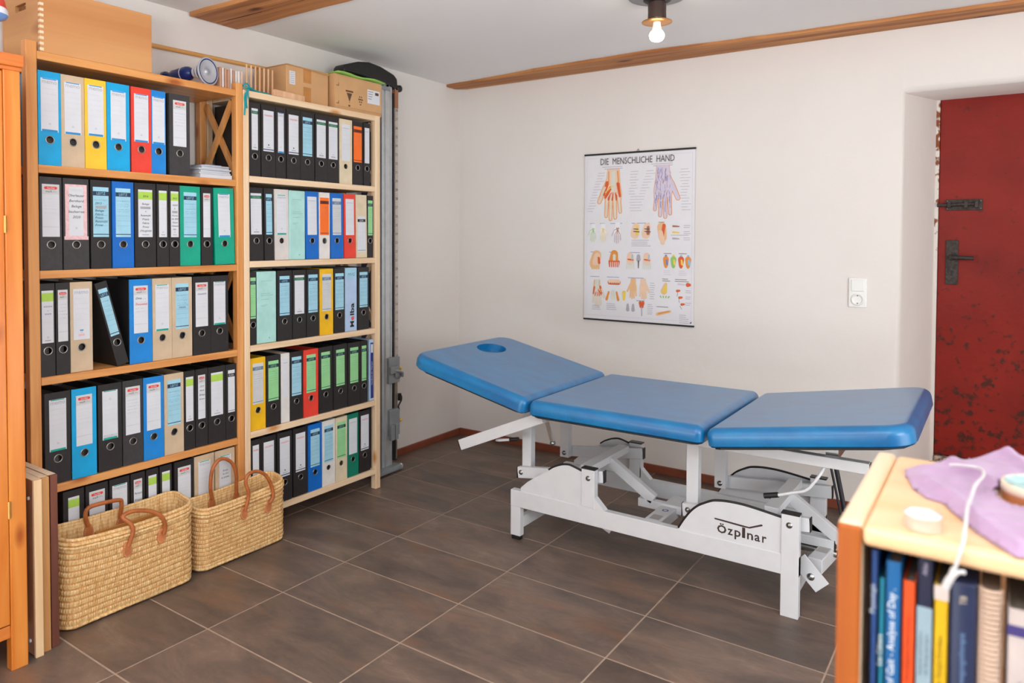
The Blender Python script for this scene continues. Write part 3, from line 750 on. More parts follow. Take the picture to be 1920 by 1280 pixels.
def cover_mesh(W_, col, ring_z=0.085, boards=0):
    key_ = ('cov', round(W_, 4), col, boards)
    if key_ in MESH: return MESH[key_]
    D = 0.240; t = 0.003; h = HB; m = MB(); R = 0.0125
    side = 1 if col in ('blue', 'cyan', 'royal') and False else 0
    # two boards
    m.box(-D, -0.004, 0, t, 0, h, boards); m.box(-D, -0.004, W_ - t, W_, 0, h, boards)
    m.box(-0.004, -0.001, 0.0003, t, 0, h); m.box(-0.004, -0.001, W_ - t, W_ - 0.0003, 0, h)
    # spine with a round finger hole, front x=0 and back x=-t
    n = 24; cy_, cz = W_ / 2, ring_z
    circ = [(cy_ + R * math.cos(2 * PI * i / n), cz + R * math.sin(2 * PI * i / n)) for i in range(n)]
    def outer(a):
        c_, s_ = math.cos(a), math.sin(a)
        k = min((W_ / 2) / abs(c_) if abs(c_) > 1e-6 else 9, (h / 2) / abs(s_) if abs(s_) > 1e-6 else 9)
        return c_, s_
    # square around the hole, then strips
    q = min(W_ / 2 - 0.0005, 0.02)
    sq = []
    for i in range(n):
        a = 2 * PI * i / n; c_, s_ = math.cos(a), math.sin(a); k = q / max(abs(c_), abs(s_)); sq.append((cy_ + c_ * k, cz + s_ * k))
    for x in (0.0, -t):
        vs_ = [(x, a, b) for a, b in circ] + [(x, a, b) for a, b in sq]
        m.add(vs_, [(i, (i + 1) % n, n + (i + 1) % n, n + i) for i in range(n)])
        for (a, b, c_, d) in ((0, W_, 0, cz - q), (0, W_, cz + q, h), (0, cy_ - q, cz - q, cz + q), (cy_ + q, W_, cz - q, cz + q)):
            if b > a: m.add([(x, a, c_), (x, b, c_), (x, b, d), (x, a, d)], [(0, 1, 2, 3)])
    m.add([(0, a, b) for a, b in circ] + [(-t, a, b) for a, b in circ], [(i, (i + 1) % n, n + (i + 1) % n, n + i) for i in range(n)])
    m.add([(0, 0, 0), (0, W_, 0), (-t, W_, 0), (-t, 0, 0)], [(0, 1, 2, 3)]); m.add([(0, 0, h), (0, W_, h), (-t, W_, h), (-t, 0, h)], [(0, 1, 2, 3)])
    m.add([(0, 0, 0), (-t, 0, 0), (-t, 0, h), (0, 0, h)], [(0, 1, 2, 3)]); m.add([(0, W_, 0), (-t, W_, 0), (-t, W_, h), (0, W_, h)], [(0, 1, 2, 3)])
    o = m.build('cover', [C[col], C['black']], local=True); me = o.data; bpy.data.objects.remove(o)
    MESH[key_] = me
    return me
MESH = {}
def cached(key_, fn, mats):
    if key_ not in MESH:
        o = fn().build('tmp', mats, local=True); MESH[key_] = o.data; bpy.data.objects.remove(o)
    return MESH[key_]
def child(name, me, parent, loc=(0, 0, 0), label=None):
    o = bpy.data.objects.new(name, me); COL.objects.link(o); o.parent = parent; o.location = loc
    if label: o['label'] = label
    return o

def words_on(m, body, yc, zc, size, mi, x=0.0, maxw=None, shear=0.0, align='CENTER', flip=False, vert=False, sx=1.0):
    vv, ff = text2d(body, size, align, shear)
    if not vv: return
    w_ = max(a for a, b in vv) - min(a for a, b in vv)
    k = sx
    if maxw and w_ * sx > maxw: k = maxw / w_
    def T(a, b):
        a *= k
        if flip: a, b = -a, -b
        if vert: a, b = -b, a
        return (x, yc + a, zc + b)
    m.add([T(a, b) for a, b in vv], ff, mi)

def label_meshes(kind, w_, seed, hand):
    """label plate (yz plane, facing +x) and its lettering; origin at label bottom centre"""
    Hl = 0.176; m = MB(); t = MB(); h2 = w_ / 2; rnd = random.Random(seed)
    def rect(a, b, c_, d, mi, x=0.0002): m.add([(x, a, c_), (x, b, c_), (x, b, d), (x, a, d)], [(0, 1, 2, 3)], mi)
    def base(mi): m.box(-0.0008, 0.0, -h2, h2, 0, Hl, mi)
    def ruled(z0, z1, n, mi=FT):
        for i in range(n):
            z = z0 + (z1 - z0) * i / max(1, n - 1); rect(-h2 * .86, h2 * .86, z, z + 0.0005, mi)
    def scrib(z0, z1, n, mi=GR, amp=0.8):
        for i in range(n):
            z = z0 - (z0 - z1) * i / max(1, n - 1); a = -h2 * .75; 
            while a < h2 * amp * rnd.uniform(.5, 1):
                l = rnd.uniform(.002, .007)
                m.add([(0.0003, a, z), (0.0003, a + l, z + rnd.uniform(-.0006, .0012)), (0.0003, a + l, z + 0.0011), (0.0003, a, z + .0009)], [(0, 1, 2, 3)], mi); a += l + .002
    def recyc(z, mi=GR):
        m.lathe([(0.0022, 0.0003), (0.0033, 0.0003)], (0, 0, z), (1, 0, 0), 12, m=mi)
    def brand(txt, z, size, mi): words_on(t, txt, 0, z, size, mi, 0.0006, maxw=w_ * .84)
    mark = None
    if kind in ('memo_b', 'memo_t', 'memo_m', 'memo_f'):
        base(WH); strip = {'memo_b': SB, 'memo_t': TL, 'memo_m': FT, 'memo_f': TL}[kind]
        if kind != 'memo_f': brand('memo', Hl - 0.017, 0.02, GR)
        else: words_on(t, 'memo', 0, 0.017, 0.02, GR, 0.0006, maxw=w_ * .84, flip=True)
        if kind != 'memo_m': rect(-h2 * .9, h2 * .9, 0, 0.007, strip); rect(-h2 * .8, h2 * .8, Hl - 0.0035, Hl - 0.0005, strip)
        recyc(0.026 if kind != 'memo_f' else Hl - .03)
        if kind == 'memo_m': rect(-.006, .006, .03, .034, SB); rect(-.01, .01, .012, .02, PK)
        ruled(0.05, Hl - 0.035, 6); scrib(Hl - 0.034, 0.09, 4, FT)
    elif kind == 'herlitz':
        base(WH); rect(-h2, h2, Hl - 0.034, Hl, PG)
        # red lozenge with white script
        n = 8; pts = []
        zc = Hl - 0.0125; rr = 0.0048; ww = h2 * .76
        for i in range(n + 1): a = -PI / 2 + PI * i / n; pts.append((0.0003, ww - rr + rr * math.cos(a), zc + rr * math.sin(a)))
        for i in range(n + 1): a = PI / 2 + PI * i / n; pts.append((0.0003, -ww + rr + rr * math.cos(a), zc + rr * math.sin(a)))
        m.add(pts, [list(range(len(pts)))], RD)
        words_on(t, 'herlitz', 0, zc - 0.003, 0.0092, WH, 0.0006, maxw=ww * 1.6, shear=.2)
        words_on(t, 'maX', -h2 * .22, Hl - 0.0275, 0.0105, BK, 0.0006, maxw=w_ * .4); words_on(t, '.file', h2 * .42, Hl - 0.0275, 0.0105, GR, 0.0006, maxw=w_ * .34)
        rect(-h2 * .94, h2 * .94, 0.032, 0.0345, PG); ruled(0.06, Hl - 0.05, 5); scrib(Hl - .05, .08, 5, FT if seed % 2 else GR)
    elif kind in ('leitz_b', 'leitz_g', 'leitz_w', 'leitz_o'):
        c_ = {'leitz_b': LB, 'leitz_g': LG, 'leitz_w': PG, 'leitz_o': LO}[kind]; bd = {'leitz_b': NV, 'leitz_g': NV, 'leitz_w': GB, 'leitz_o': BR}[kind]
        base(c_); rect(-h2, h2, Hl - 0.030, Hl - 0.015, bd); rect(-h2, h2, 0.008, 0.0108, bd)
        words_on(t, 'LEITZ', 0, Hl - 0.0265, 0.0125, c_ if kind != 'leitz_o' else BK, 0.0006, maxw=w_ * .74)
        ruled(0.04, Hl - 0.045, 6, GB if kind == 'leitz_b' else c_); scrib(Hl - .048, .09, 5, GB)
    elif kind == 'lime':
        base(WH); rect(-h2, h2, Hl - 0.036, Hl - 0.008, LM); recyc(0.019, GR); rect(-h2 * .5, h2 * .5, 0.007, 0.010, GR)
        ruled(0.05, Hl - 0.05, 5); scrib(Hl - .055, .10, 3, FT)
    elif kind == 'centra':
        base(WH); rect(-h2, h2, Hl - 0.023, Hl - 0.010, DG); words_on(t, 'CENTRA', 0, Hl - 0.0202, 0.0105, GR, 0.0006, maxw=w_ * .78)
        recyc(0.021, GR); rect(-h2 * .5, h2 * .5, 0.008, 0.013, GR); ruled(0.05, Hl - 0.04, 6); scrib(Hl - .045, .09, 4, FT)
    elif kind == 'falken':
        base(WH); words_on(t, 'FALKEN', 0, Hl - 0.025, 0.0105, RD, 0.0006, maxw=w_ * .78, sx=1.1)
        rect(-h2, h2, 0.006, 0.010, NV); m.lathe([(0.0003, 0.0003), (0.004, 0.0003)], (0, 0, 0.028), (1, 0, 0), 4, m=NV); rect(-h2 * .4, h2 * .4, 0.016, 0.0185, GR)
        ruled(0.05, Hl - 0.04, 7); scrib(Hl - .04, .08, 4, FT)
    elif kind == 'dura':
        base(WH); rect(-h2, h2, Hl - 0.028, Hl - 0.014, BK); words_on(t, 'ELBA', 0, Hl - 0.025, 0.012, PG, 0.0006, maxw=w_ * .7); ruled(.05, .12, 4); rect(-h2, h2, .006, .008, NV)
    elif kind == 'plain':
        base(WH); rect(-h2 * .8, h2 * .8, Hl - .02, Hl - .018, GR); ruled(0.03, Hl - 0.03, 6); scrib(Hl - .03, .06, 5, FT)
    elif kind == 'pink':
        m.box(-0.0008, 0.0, -h2 * 1.22, h2 * 1.22, -0.006, Hl + .004, PK); rect(-h2 * .8, h2 * .8, 0.004, Hl - 0.004, WH); recyc(.03); rect(-h2 * 1.35, h2 * 1.35, -.01, 0.002, PK, 0.0004)
        words_on(t, 'memo', 0, Hl - 0.02, 0.018, FT, 0.0006, maxw=w_ * .7)
    if hand:
        z = hand[0]
        for ln in hand[1]:
            if ln == '#': rect(-h2 * .72, h2 * .72, z - .001, z + .008, GR, 0.0005)
            else:
                mi = hand[2]
                if ln.startswith('!'): mi = RD; ln = ln[1:]
                words_on(t, ln, 0 if hand[4] else -h2 * .78, z, hand[3], mi, 0.0007, maxw=w_ * (.9 if hand[4] else .84), shear=.25, align='CENTER' if hand[4] else 'LEFT')
            z -= hand[5]
    return m, t

ORD = ['first', 'second', 'third', 'fourth', 'fifth', 'sixth', 'seventh', 'eighth', 'ninth', 'tenth', 'eleventh']
ROWN = ['top shelf', 'second shelf', 'third shelf', 'fourth shelf', 'fifth shelf']
LD = {'memo_b': 'white blue-edged label', 'memo_t': 'white teal-edged label', 'memo_m': 'white label', 'memo_f': 'upside-down label', 'herlitz': 'red-logo white label',
      'leitz_b': 'light blue label', 'leitz_g': 'light green label', 'leitz_w': 'pale grey label', 'leitz_o': 'orange label', 'lime': 'lime-topped white label', 'centra': 'green-banded white label',
      'falken': 'white label with red lettering', 'dura': 'black-banded white label', 'plain': 'plain white label', 'pink': 'pink-taped handwritten label', None: None}
RING = STEEL
def ring_mesh():
    m = MB(); R, r = 0.0128, 0.0018; n, k = 24, 6; vs_ = []; fs = []
    for i in range(n):
        a = 2 * PI * i / n
        for j in range(k):
            b = 2 * PI * j / k; q = R + r * math.cos(b)
            vs_.append((0.0006 + r * .7 * math.sin(b), q * math.cos(a), q * math.sin(a)))
    for i in range(n):
        for j in range(k): fs.append((i * k + j, ((i + 1) % n) * k + j, ((i + 1) % n) * k + (j + 1) % k, i * k + (j + 1) % k))
    m.add(vs_, fs, 0, True)
    return m
# rows measured on the spines: y0, y1, cover colour, label kind, label height offset, ring?, tilt, handwriting
ROWS = [
 (0, 0, 1.527, [
   (-2.619, -2.5486, 'cyan', 'memo_b', 1, {}),
   (-2.547, -2.4716, 'tan', 'memo_b', 1, {}),
   (-2.471, -2.3986, 'yellow', 'memo_b', 1, {'lz': 0.115}),
   (-2.397, -2.3156, 'cyan', 'memo_b', 1, {'lz': 0.108}),
   (-2.309, -2.2336, 'red', 'memo_b', 1, {}),
   (-2.233, -2.1766, 'blue', 'memo_b', 1, {'lw': 0.05}),
   (-2.163, -2.0786, 'charcoal', 'herlitz', 1, {})]),
 (0, 1, 1.176, [
   (-2.618, -2.5496, 'charcoal', 'herlitz', 1, {'back': 0}),
   (-2.545, -2.4616, 'charcoal', 'pink', 1, {'lw': 0.058, 'hand': (0.138, ['Oberhauser', 'Bernhard', 'Belege', 'bauherren', '2020'], 10, 0.0125, True, 0.0185)}),
   (-2.455, -2.3856, 'black', 'leitz_b', 1, {'hand': (0.115, ['2015', '#', 'Belege', 'Fabriz', 'Praxis', 'Reismühl', 'Privat'], 4, 0.0115, False, 0.0128)}),
   (-2.381, -2.3036, 'royal', 'leitz_b', 1, {}),
   (-2.3, -2.2196, 'black', 'lime', 1, {'hand': (0.148, ['2016', '', 'Belege', '#', '+', 'Reismühl', 'Praxis', 'Fabriz', 'Privat', '(Haushalt)'], 10, 0.0105, True, 0.0142)}),
   (-2.216, -2.1686, 'black', 'lime', 1, {}),
   (-2.167, -2.1236, 'black', 'lime', 1, {'hand': (0.146, ['2015', '', '18209', '5-', '#', 'Konto', 'Nr 890', 'Kasse', 'Umsatz', 'Abr.'], 10, 0.009, True, 0.0132)}),
   (-2.122, -2.0356, 'green', 'leitz_b', 1, {}),
   (-2.033, -1.9836, 'black', 'herlitz', 1, {}),
   (-1.974, -1.8836, 'green', 'memo_b', 1, {'tilt': 0.02})]),
 (0, 2, 0.8195, [
   (-2.621, -2.5756, 'black', 'lime', 1, {'lw': 0.036, 'hand': (0.118, ['====', '-', '==='], 14, 0.012, True, 0.0125)}),
   (-2.572, -2.5276, 'black', 'herlitz', 1, {}),
   (-2.526, -2.4526, 'tan', 'memo_m', 1, {}),
   (-2.369, -2.327, 'black', 'leitz_b', 1, {'tilt': 0.25, 'label': 'black ring binder leaning to the left on the third shelf of left bookcase'}),
   (-2.322, -2.2366, 'blue', 'herlitz', 1, {'hand': (0.126, ['Oma', '', '!Photovoltaik'], 4, 0.0115, False, 0.011)}),
   (-2.235, -2.1586, 'tan', 'memo_t', 1, {}),
   (-2.158, -2.0746, 'tan', 'leitz_b', 1, {'hand': (0.08, ['mmm'], 14, 0.012, True, 0.01)}),
   (-2.072, -1.9946, 'black', 'herlitz', 1, {'hand': (0.128, ['Gutschrift'], 14, 0.009, True, 0.01)}),
   (-1.993, -1.9126, 'black', 'memo_t', 1, {})]),
 (0, 3, 0.4488, [
   (-2.611, -2.5296, 'black', 'memo_t', 1, {}),
   (-2.527, -2.4446, 'cyan', 'herlitz', 1, {}),
   (-2.438, -2.3546, 'black', 'memo_f', 1, {}),
   (-2.351, -2.2766, 'charcoal', 'herlitz', 1, {}),
   (-2.275, -2.1966, 'blue', 'herlitz', 1, {}),
   (-2.194, -2.1146, 'tan', 'leitz_b', 1, {}),
   (-2.111, -2.0656, 'black', 'lime', 1, {}),
   (-2.063, -2.0096, 'black', 'herlitz', 1, {'hand': (0.128, ['2014', 'Rück', 'Ablage', 'Konto'], 10, 0.009, True, 0.017)}),
   (-2.007, -1.9286, 'black', 'lime', 1, {}),
   (-1.927, -1.8775, 'black', 'dura', 1, {})]),
 (0, 4, 0.1, [
   (-2.557, -2.4886, 'black', 'lime', 1, {'lw': 0.036}),
   (-2.483, -2.4066, 'black', 'herlitz', 1, {}),
   (-2.402, -2.3296, 'black', 'memo_t', 1, {}),
   (-2.325, -2.2716, 'black', 'herlitz', 1, {'hand': (0.12, ['Fernost', 'Praxis'], 10, 0.012, True, 0.025)}),
   (-2.266, -2.2196, 'black', 'lime', 1, {}),
   (-2.213, -2.1646, 'black', 'lime', 1, {}),
   (-2.155, -2.0746, 'black', 'herlitz', 1, {}),
   (-2.071, -1.9836, 'tan', 'memo_t', 0, {}),
   (-1.979, -1.8886, 'tan', 'memo_t', 0, {'hand': (0.11, ['Briefe', 'Archiv', 'an polyst.'], 10, 0.01, True, 0.014)})]),
 (1, 0, 1.549, [
   (-1.808, -1.7506, 'black', 'centra', 1, {}),
   (-1.747, -1.6746, 'black', 'falken', 1, {}),
   (-1.672, -1.6186, 'black', 'memo_b', 1, {}),
   (-1.615, -1.5396, 'black', 'falken', 1, {}),
   (-1.537, -1.4576, 'black', 'leitz_b', 1, {}),
   (-1.453, -1.3816, 'black', 'centra', 1, {}),
   (-1.379, -1.3046, 'black', 'centra', 1, {}),
   (-1.303, -1.2216, 'cream', 'plain', 0, {}),
   (-1.219, -1.1476, 'black', 'leitz_o', 1, {}),
   (-1.145, -1.1016, 'black', 'plain', 1, {})]),
 (1, 1, 1.188, [
   (-1.809, -1.7386, 'black', 'centra', 1, {'tilt': 0.012}),
   (-1.735, -1.6866, 'black', 'leitz_b', 1, {'tilt': 0.012}),
   (-1.681, -1.6046, 'grey', 'memo_t', 0, {'tilt': 0.01}),
   (-1.602, -1.5126, 'mint', None, 0, {'kind': 'box'}),
   (-1.51, -1.4346, 'royal', 'plain', 1, {'tilt': 0.012}),
   (-1.431, -1.3656, 'white', 'leitz_o', 1, {}),
   (-1.36, -1.2796, 'royal', 'leitz_w', 1, {'tilt': 0.012}),
   (-1.275, -1.2006, 'red', 'plain', 1, {'tilt': 0.012}),
   (-1.197, -1.1236, 'cream', 'dura', 0, {'tilt': 0.012, 'lz': 0.03}),
   (-1.12, -1.0806, 'black', 'leitz_g', 1, {})]),
 (1, 2, 0.8286, [
   (-1.812, -1.7776, 'black', 'leitz_g', 1, {}),
   (-1.775, -1.6746, 'mint', None, 0, {'kind': 'box'}),
   (-1.669, -1.5876, 'black', 'leitz_b', 1, {}),
   (-1.584, -1.5086, 'black', 'centra', 1, {}),
   (-1.504, -1.4296, 'black', 'leitz_b', 1, {}),
   (-1.428, -1.3466, 'gold', 'leitz_w', 1, {}),
   (-1.342, -1.2726, 'black', 'leitz_b', 1, {}),
   (-1.271, -1.1926, 'sky', None, 0, {'kind': 'slim', 'melba': 1}),
   (-1.183, -1.1076, 'black', 'leitz_b', 1, {})]),
 (1, 3, 0.4583, [
   (-1.81, -1.7326, 'gold', 'leitz_w', 1, {}),
   (-1.73, -1.6526, 'black', 'leitz_g', 1, {}),
   (-1.65, -1.6016, 'white', 'plain', 0, {'kind': 'slim'}),
   (-1.6, -1.5276, 'black', 'leitz_b', 1, {}),
   (-1.525, -1.4396, 'red', 'leitz_g', 1, {}),
   (-1.437, -1.3506, 'black', 'leitz_g', 1, {'tilt': 0.008}),
   (-1.345, -1.2566, 'black', 'leitz_g', 1, {'tilt': 0.008}),
   (-1.253, -1.1716, 'black', 'leitz_g', 1, {}),
   (-1.168, -1.1196, 'black', 'leitz_g', 1, {}),
   (-1.104, -1.0746, 'sky', None, 0, {'kind': 'slim', 'book': 1, 'tilt': 0.006})]),
 (1, 4, 0.1055, [
   (-1.812, -1.7576, 'black', 'falken', 1, {}),
   (-1.754, -1.6786, 'black', 'falken', 1, {}),
   (-1.673, -1.5926, 'black', 'falken', 1, {}),
   (-1.585, -1.5036, 'black', 'falken', 1, {}),
   (-1.501, -1.4196, 'royal', 'leitz_b', 1, {}),
   (-1.417, -1.3376, 'white', 'leitz_b', 0, {}),
   (-1.335, -1.2596, 'cream', 'leitz_g', 0, {}),
   (-1.257, -1.1826, 'bottle', 'plain', 1, {}),
   (-1.177, -1.0986, 'black', 'falken', 1, {})])]
seed = 0
for (unit, row, zb, items) in ROWS:
    side = 'left' if unit == 0 else 'right'
    nb = len(items)
    for i, it in enumerate(items):
        y0, y1, col, lk, ring, opt = it
        Wb = round(y1 - y0, 3); seed += 1
        kind = opt.get('kind', 'binder')
        desc = LD[lk] if lk else None
        nm = {'binder': 'ring binder', 'box': 'cardboard magazine box', 'slim': 'folder'}[kind]
        lab = opt.get('label') or '%s %s%s, %s from left, %s, %s bookcase' % (CN[col], nm, ' with ' + desc if desc else '', ORD[i], ROWN[row].replace(' shelf', ' row'), side)
        lab = lab.replace('white label with red lettering', 'red-lettered label').replace('of %s bookcase' % side, 'of %s bookcase' % side)
        x = XS - 0.009 - opt.get('back', 0.0) - random.Random(seed).uniform(0, .004)
        zb_ = zb + 0.0008
        rt = thing({'binder': 'ring_binder', 'box': 'magazine_box', 'slim': 'folder'}[kind], lab, {'binder': 'binder', 'box': 'box', 'slim': 'folder'}[kind], (x, y0, zb_), 'ring binders on the shelving units')
        if opt.get('tilt'): rt.rotation_euler = (opt['tilt'], 0, 0); rt.location.y += (HB * .5 * math.sin(opt['tilt']) if opt['tilt'] < .1 else 0); rt.location.z += .0004
        hs = opt.get('h', 1.0)
        if kind == 'binder':
            cv_ = child('cover', cover_mesh(Wb, col, boards=1 if col in ('blue',) or (col, row) == ('cyan', 3) else 0), rt); cv_.scale = (1, 1, hs)
            pg = cached(('pg', Wb), lambda: MB().box(-0.230, -0.034, 0.0045, Wb - 0.0045, 0.004, 0.292), PAGES_SHADE)
            child('pages', pg, rt)
            if ring: child('finger_ring', cached('ring', ring_mesh, RING), rt, (0.0, Wb / 2, 0.085))
        else:
            b_ = MB().box(-0.235, 0, 0, Wb, 0, HB * hs)
            if kind == 'box': b_.add([(0.0004, .004, .01), (0.0004, Wb - .004, .01), (0.0004, Wb - .004, .012), (0.0004, .004, .012)], [(0, 1, 2, 3)])
            o = b_.build('case', C[col], local=True, bevel=0.004 if kind == 'box' else 0.002); o.parent = rt
        if kind == 'box':
            mk = MB(); rn = random.Random(seed)
            for z, wd in ((.27, .7), (.215, .6), (.207, .8), (.19, .5), (.165, .45), (.16, .3)):
                mk.add([(0.0007, Wb * .2, z), (0.0007, Wb * (.2 + wd * .8), z + .001), (0.0007, Wb * (.2 + wd * .8), z + .002), (0.0007, Wb * .2, z + .001)], [(0, 1, 2, 3)])
            mk.lathe([(0.0003, 0.0008), (0.003, 0.0008)], (0, Wb * .62, .022), (1, 0, 0), 12)
            mk.build('printed_lines', mat('mint_print', rgb(120, 160, 160), 0.6), rt, local=True)
        if lk:
            wl = opt.get('lw') or (0.0535 if Wb > 0.06 else 0.031)
            wl = min(wl, Wb - 0.008)
            lm, lt = label_meshes(lk, wl, seed % 5 if not opt.get('hand') else seed, opt.get('hand'))
            km = ('lab', lk, round(wl, 3), seed % 5) if not opt.get('hand') else ('lab', seed)
            lo = child('spine_label', cached(km, lambda: lm, LC), rt, (0.001, Wb / 2 + opt.get('ly', 0), opt.get('lz', 0.112)), label=desc if opt.get('hand') or lk.startswith('leitz') else None)
            if lt.v: child('lettering', cached(('txt',) + km, lambda: lt, LC), lo)
        if opt.get('melba'):
            for ch, za, zb2, mt_, lb_ in (('M', .020, .049, INK, None), ('e', .053, .073, REDINK, 'red letter e'), ('lba', .078, .138, INK, None)):
                vv, ff = text2d(ch, .036, 'LEFT', 0.0, .03); xs_ = [q[0] for q in vv]; k_ = (zb2 - za) / (max(xs_) - min(xs_))
                a = MB(); a.add([(.0006, Wb * .74 - q[1], za + (q[0] - min(xs_)) * k_) for q in vv], ff, 0); a.build('lettering', mt_, rt, local=True, label=lb_)
            a = MB(); a.box(-.0002, .0006, .002, Wb - .002, .262, .308); a.build('top_panel', LC[LB], rt, local=True)
            a = MB(); words_on(a, 'MVG', Wb / 2, .272, .022, 0, 0.001, maxw=Wb * .8, shear=.2); a.build('lettering', LC[GB], rt, local=True)
        if opt.get('book'):
            a = MB(); a.box(-.0002, .0006, .006, Wb - .003, .012, .296); p1 = a.build('spine_panel', mat('spine_deep_blue', rgb(34, 50, 130), 0.5), rt, local=True)
            a = MB(); a.box(0, .0012, .009, Wb - .006, .245, .288); p2 = a.build('title_patch', PAPER, rt, local=True)
            a = MB(); words_on(a, 'Handbuch der Therapie', Wb / 2 + .004, .14, .0125, 0, 0.001, vert=True, maxw=.17); a.build('lettering', PAPER, rt, local=True)

# loose magazines and papers lying flat on the left bookcase's top shelf
random.seed(8)
z = 1.5275
MG = [mat('magazine_white', rgb(226, 226, 230), 0.5), mat('magazine_blue', rgb(120, 150, 200), 0.5), mat('magazine_grey', rgb(206, 206, 214), 0.5)]
names = ['lowest', 'second lowest', 'third', 'fourth', 'fifth', 'second highest', 'topmost']
for i, (h, a, c_, dx, w_) in enumerate([(.017, .02, 0, .0, .145), (.007, -.05, 2, -.004, .14), (.009, .06, 0, -.01, .135), (.006, -.1, 2, .0, .14), (.008, .12, 0, -.012, .13), (.005, -.04, 2, -.005, .125), (.006, .2, 1, -.03, .08)]):
    rt = thing('magazine', '%s magazine in the pile of papers at the end of the top shelf' % names[i], 'magazine', (0.185, -1.958, z), 'papers piled on the top shelf', rot=(0, 0, a * .5))
    MB().box(-.10 + dx, .10 + dx, -w_ / 2, w_ / 2, .001, h - .001).build('page_block', PAPER, rt, local=True, bevel=0.0015)
    MB().box(-.102 + dx, .103 + dx, -w_ / 2 - .001, w_ / 2 + .001, h - .0012, h - .0004).box(-.102 + dx, .103 + dx, -w_ / 2 - .001, w_ / 2 + .001, 0.0002, .001).build('cover', MG[c_], rt, local=True)
    z += h

# ------------------------------------------------------------------ things on top of the shelving units
pb = thing('plywood_box', 'large blond plywood box with finger joints on top of the left bookcase', 'box', (0.16, -2.42, 1.9005))
MB().box(0.288, 0.30, -2.612, -2.232, 1.9005, 2.114).build('front_panel', W_PLY, pb, bevel=0.0015)
MB().box(0.018, 0.03, -2.612, -2.232, 1.9005, 2.114).build('back_panel', W_PLY, pb, bevel=0.0015)
W_PLYD = wood('plywood_side', rgb(196, 142, 88), rgb(214, 164, 106), axis='x', rough=0.55, scale=0.5, knotc=rgb(150, 90, 50))
sp = MB()
sp.box(0.03, 0.12, -2.612, -2.600, 1.9005, 2.114).box(0.20, 0.288, -2.612, -2.600, 1.9005, 2.114).box(0.12, 0.20, -2.612, -2.600, 1.9005, 2.055).box(0.12, 0.20, -2.612, -2.600, 2.078, 2.114)
sp.build('side_panel', W_PLYD, pb)
MB().box(0.03, 0.288, -2.244, -2.232, 1.9005, 2.114).build('side_panel', W_PLYD, pb)
MB().box(0.03, 0.288, -2.60, -2.244, 1.902, 1.908).build('base_panel', W_PLY, pb)
fj = MB()
zz = 1.905
while zz < 2.10: fj.box(0.2885, 0.3004, -2.6126, -2.6005, zz, zz + 0.009); zz += 0.0185
fj.build('finger_joints', mat('end_grain', rgb(236, 216, 184), 0.7), pb)

rd = tag(MB().tube([(0.0105, -2.60, 2.071), (0.0105, -1.345, 2.0965)], 0.0095, 14).build('wooden_pole', wood('pole_wood', rgb(206, 146, 80), rgb(232, 178, 110), axis='y', knots=False)), 'long round wooden pole running along the wall behind the bookcase tops', 'pole')
# candlestick lying on its side
cs = thing('candlestick', 'blue and white turned candlestick lying on its side on the left bookcase', 'candlestick', (0.17, -1.99, 1.9))
NAVY = mat('navy_lacquer', rgb(14, 44, 112), 0.22, coat=0.4); WL = mat('white_lacquer', rgb(226, 228, 236), 0.3); SILV = mat('silver_foot', rgb(196, 200, 210), 0.3, metal=0.5)
ax_ = Vector((0.97, 0.25, 0.012)).normalized(); tip = Vector((0.275, -1.984, 1.9578))
prof = [(.006, -.235), (.017, -.233), (.018, -.215), (.012, -.205), (.012, -.190), (.020, -.180), (.021, -.165), (.022, -.160), (.026, -.135), (.027, -.128), (.027, -.124), (.029, -.11), (.027, -.095), (.017, -.082), (.013, -.075), (.022, -.066), (.0225, -.062), (.026, -.05), (.032, -.042), (.034, -.037), (.036, -.028), (.042, -.018), (.052, -.008), (.0560, -.002), (.0568, .0)]
mi = []
for i in range(len(prof) - 1):
    t_ = prof[i][1]; mi.append(1 if (-.129 < t_ < -.125) or (-.067 < t_ < -.061) or (-.043 < t_ < -.036) or t_ > -.009 else 0)
MB().lathe(prof, tip, ax_, 32, mi).build('stem', [NAVY, WL], cs, label='navy stem with white rings')
MB().lathe([(.0568, .0), (.051, .001), (.0505, .001), (.046, .0005), (.0455, .0005), (.034, -.006), (.014, -.010), (.010, -.004), (.0005, -.002)], tip, ax_, 32, [0, 0, 1, 1, 0, 0, 0, 0]).build('foot', [SILV, NAVY], cs, label='silvery bell foot with navy ring')

# row of thin boards, a stick rack, teal yarn
random.seed(3)
TC_ = [mat('board_white', rgb(232, 224, 218), 0.6), mat('board_brown', rgb(196, 150, 124), 0.6), mat('board_pink', rgb(224, 192, 172), 0.6)]
y = -1.925
pos = ['first', 'second', 'third', 'fourth', 'fifth', 'sixth', 'seventh', 'eighth', 'ninth']
for i in range(9):
    w_ = random.choice((.0075, .009, .0105)); ci = (1, 0, 1, 1, 0, 1, 0, 0, 2)[i]
    h = 0.088 + random.uniform(-.004, .005)
    o = MB().box(-0.06, 0.06, 0, w_, 0, h).build('thin_board', TC_[ci], bevel=0.001)
    o.location = (0.205, y, 1.9005)
    tag(o, '%s thin upright board, %s from the candlestick' % (('white', 'brown', 'pinkish')[ci], pos[i]), 'board', 'thin boards standing on the left bookcase')
    y += w_ + 0.0035
rk = thing('stick_rack', 'small wooden rack of upright round sticks where the two bookcases meet', 'rack', (0.23, -1.72, 1.907))
MB().box(0.20, 0.26, -1.806, -1.634, 1.9072, 1.915).build('base', W_SLAT, rk, bevel=0.001)
for i in range(8):
    yy = -1.797 + i * 0.0222
    h = 0.118 if i else 0.07
    o = MB().tube([(0.232, yy, 1.915), (0.232, yy + .001, 1.915 + h)], 0.0042, 10).build('stick', W_SLAT, rk)
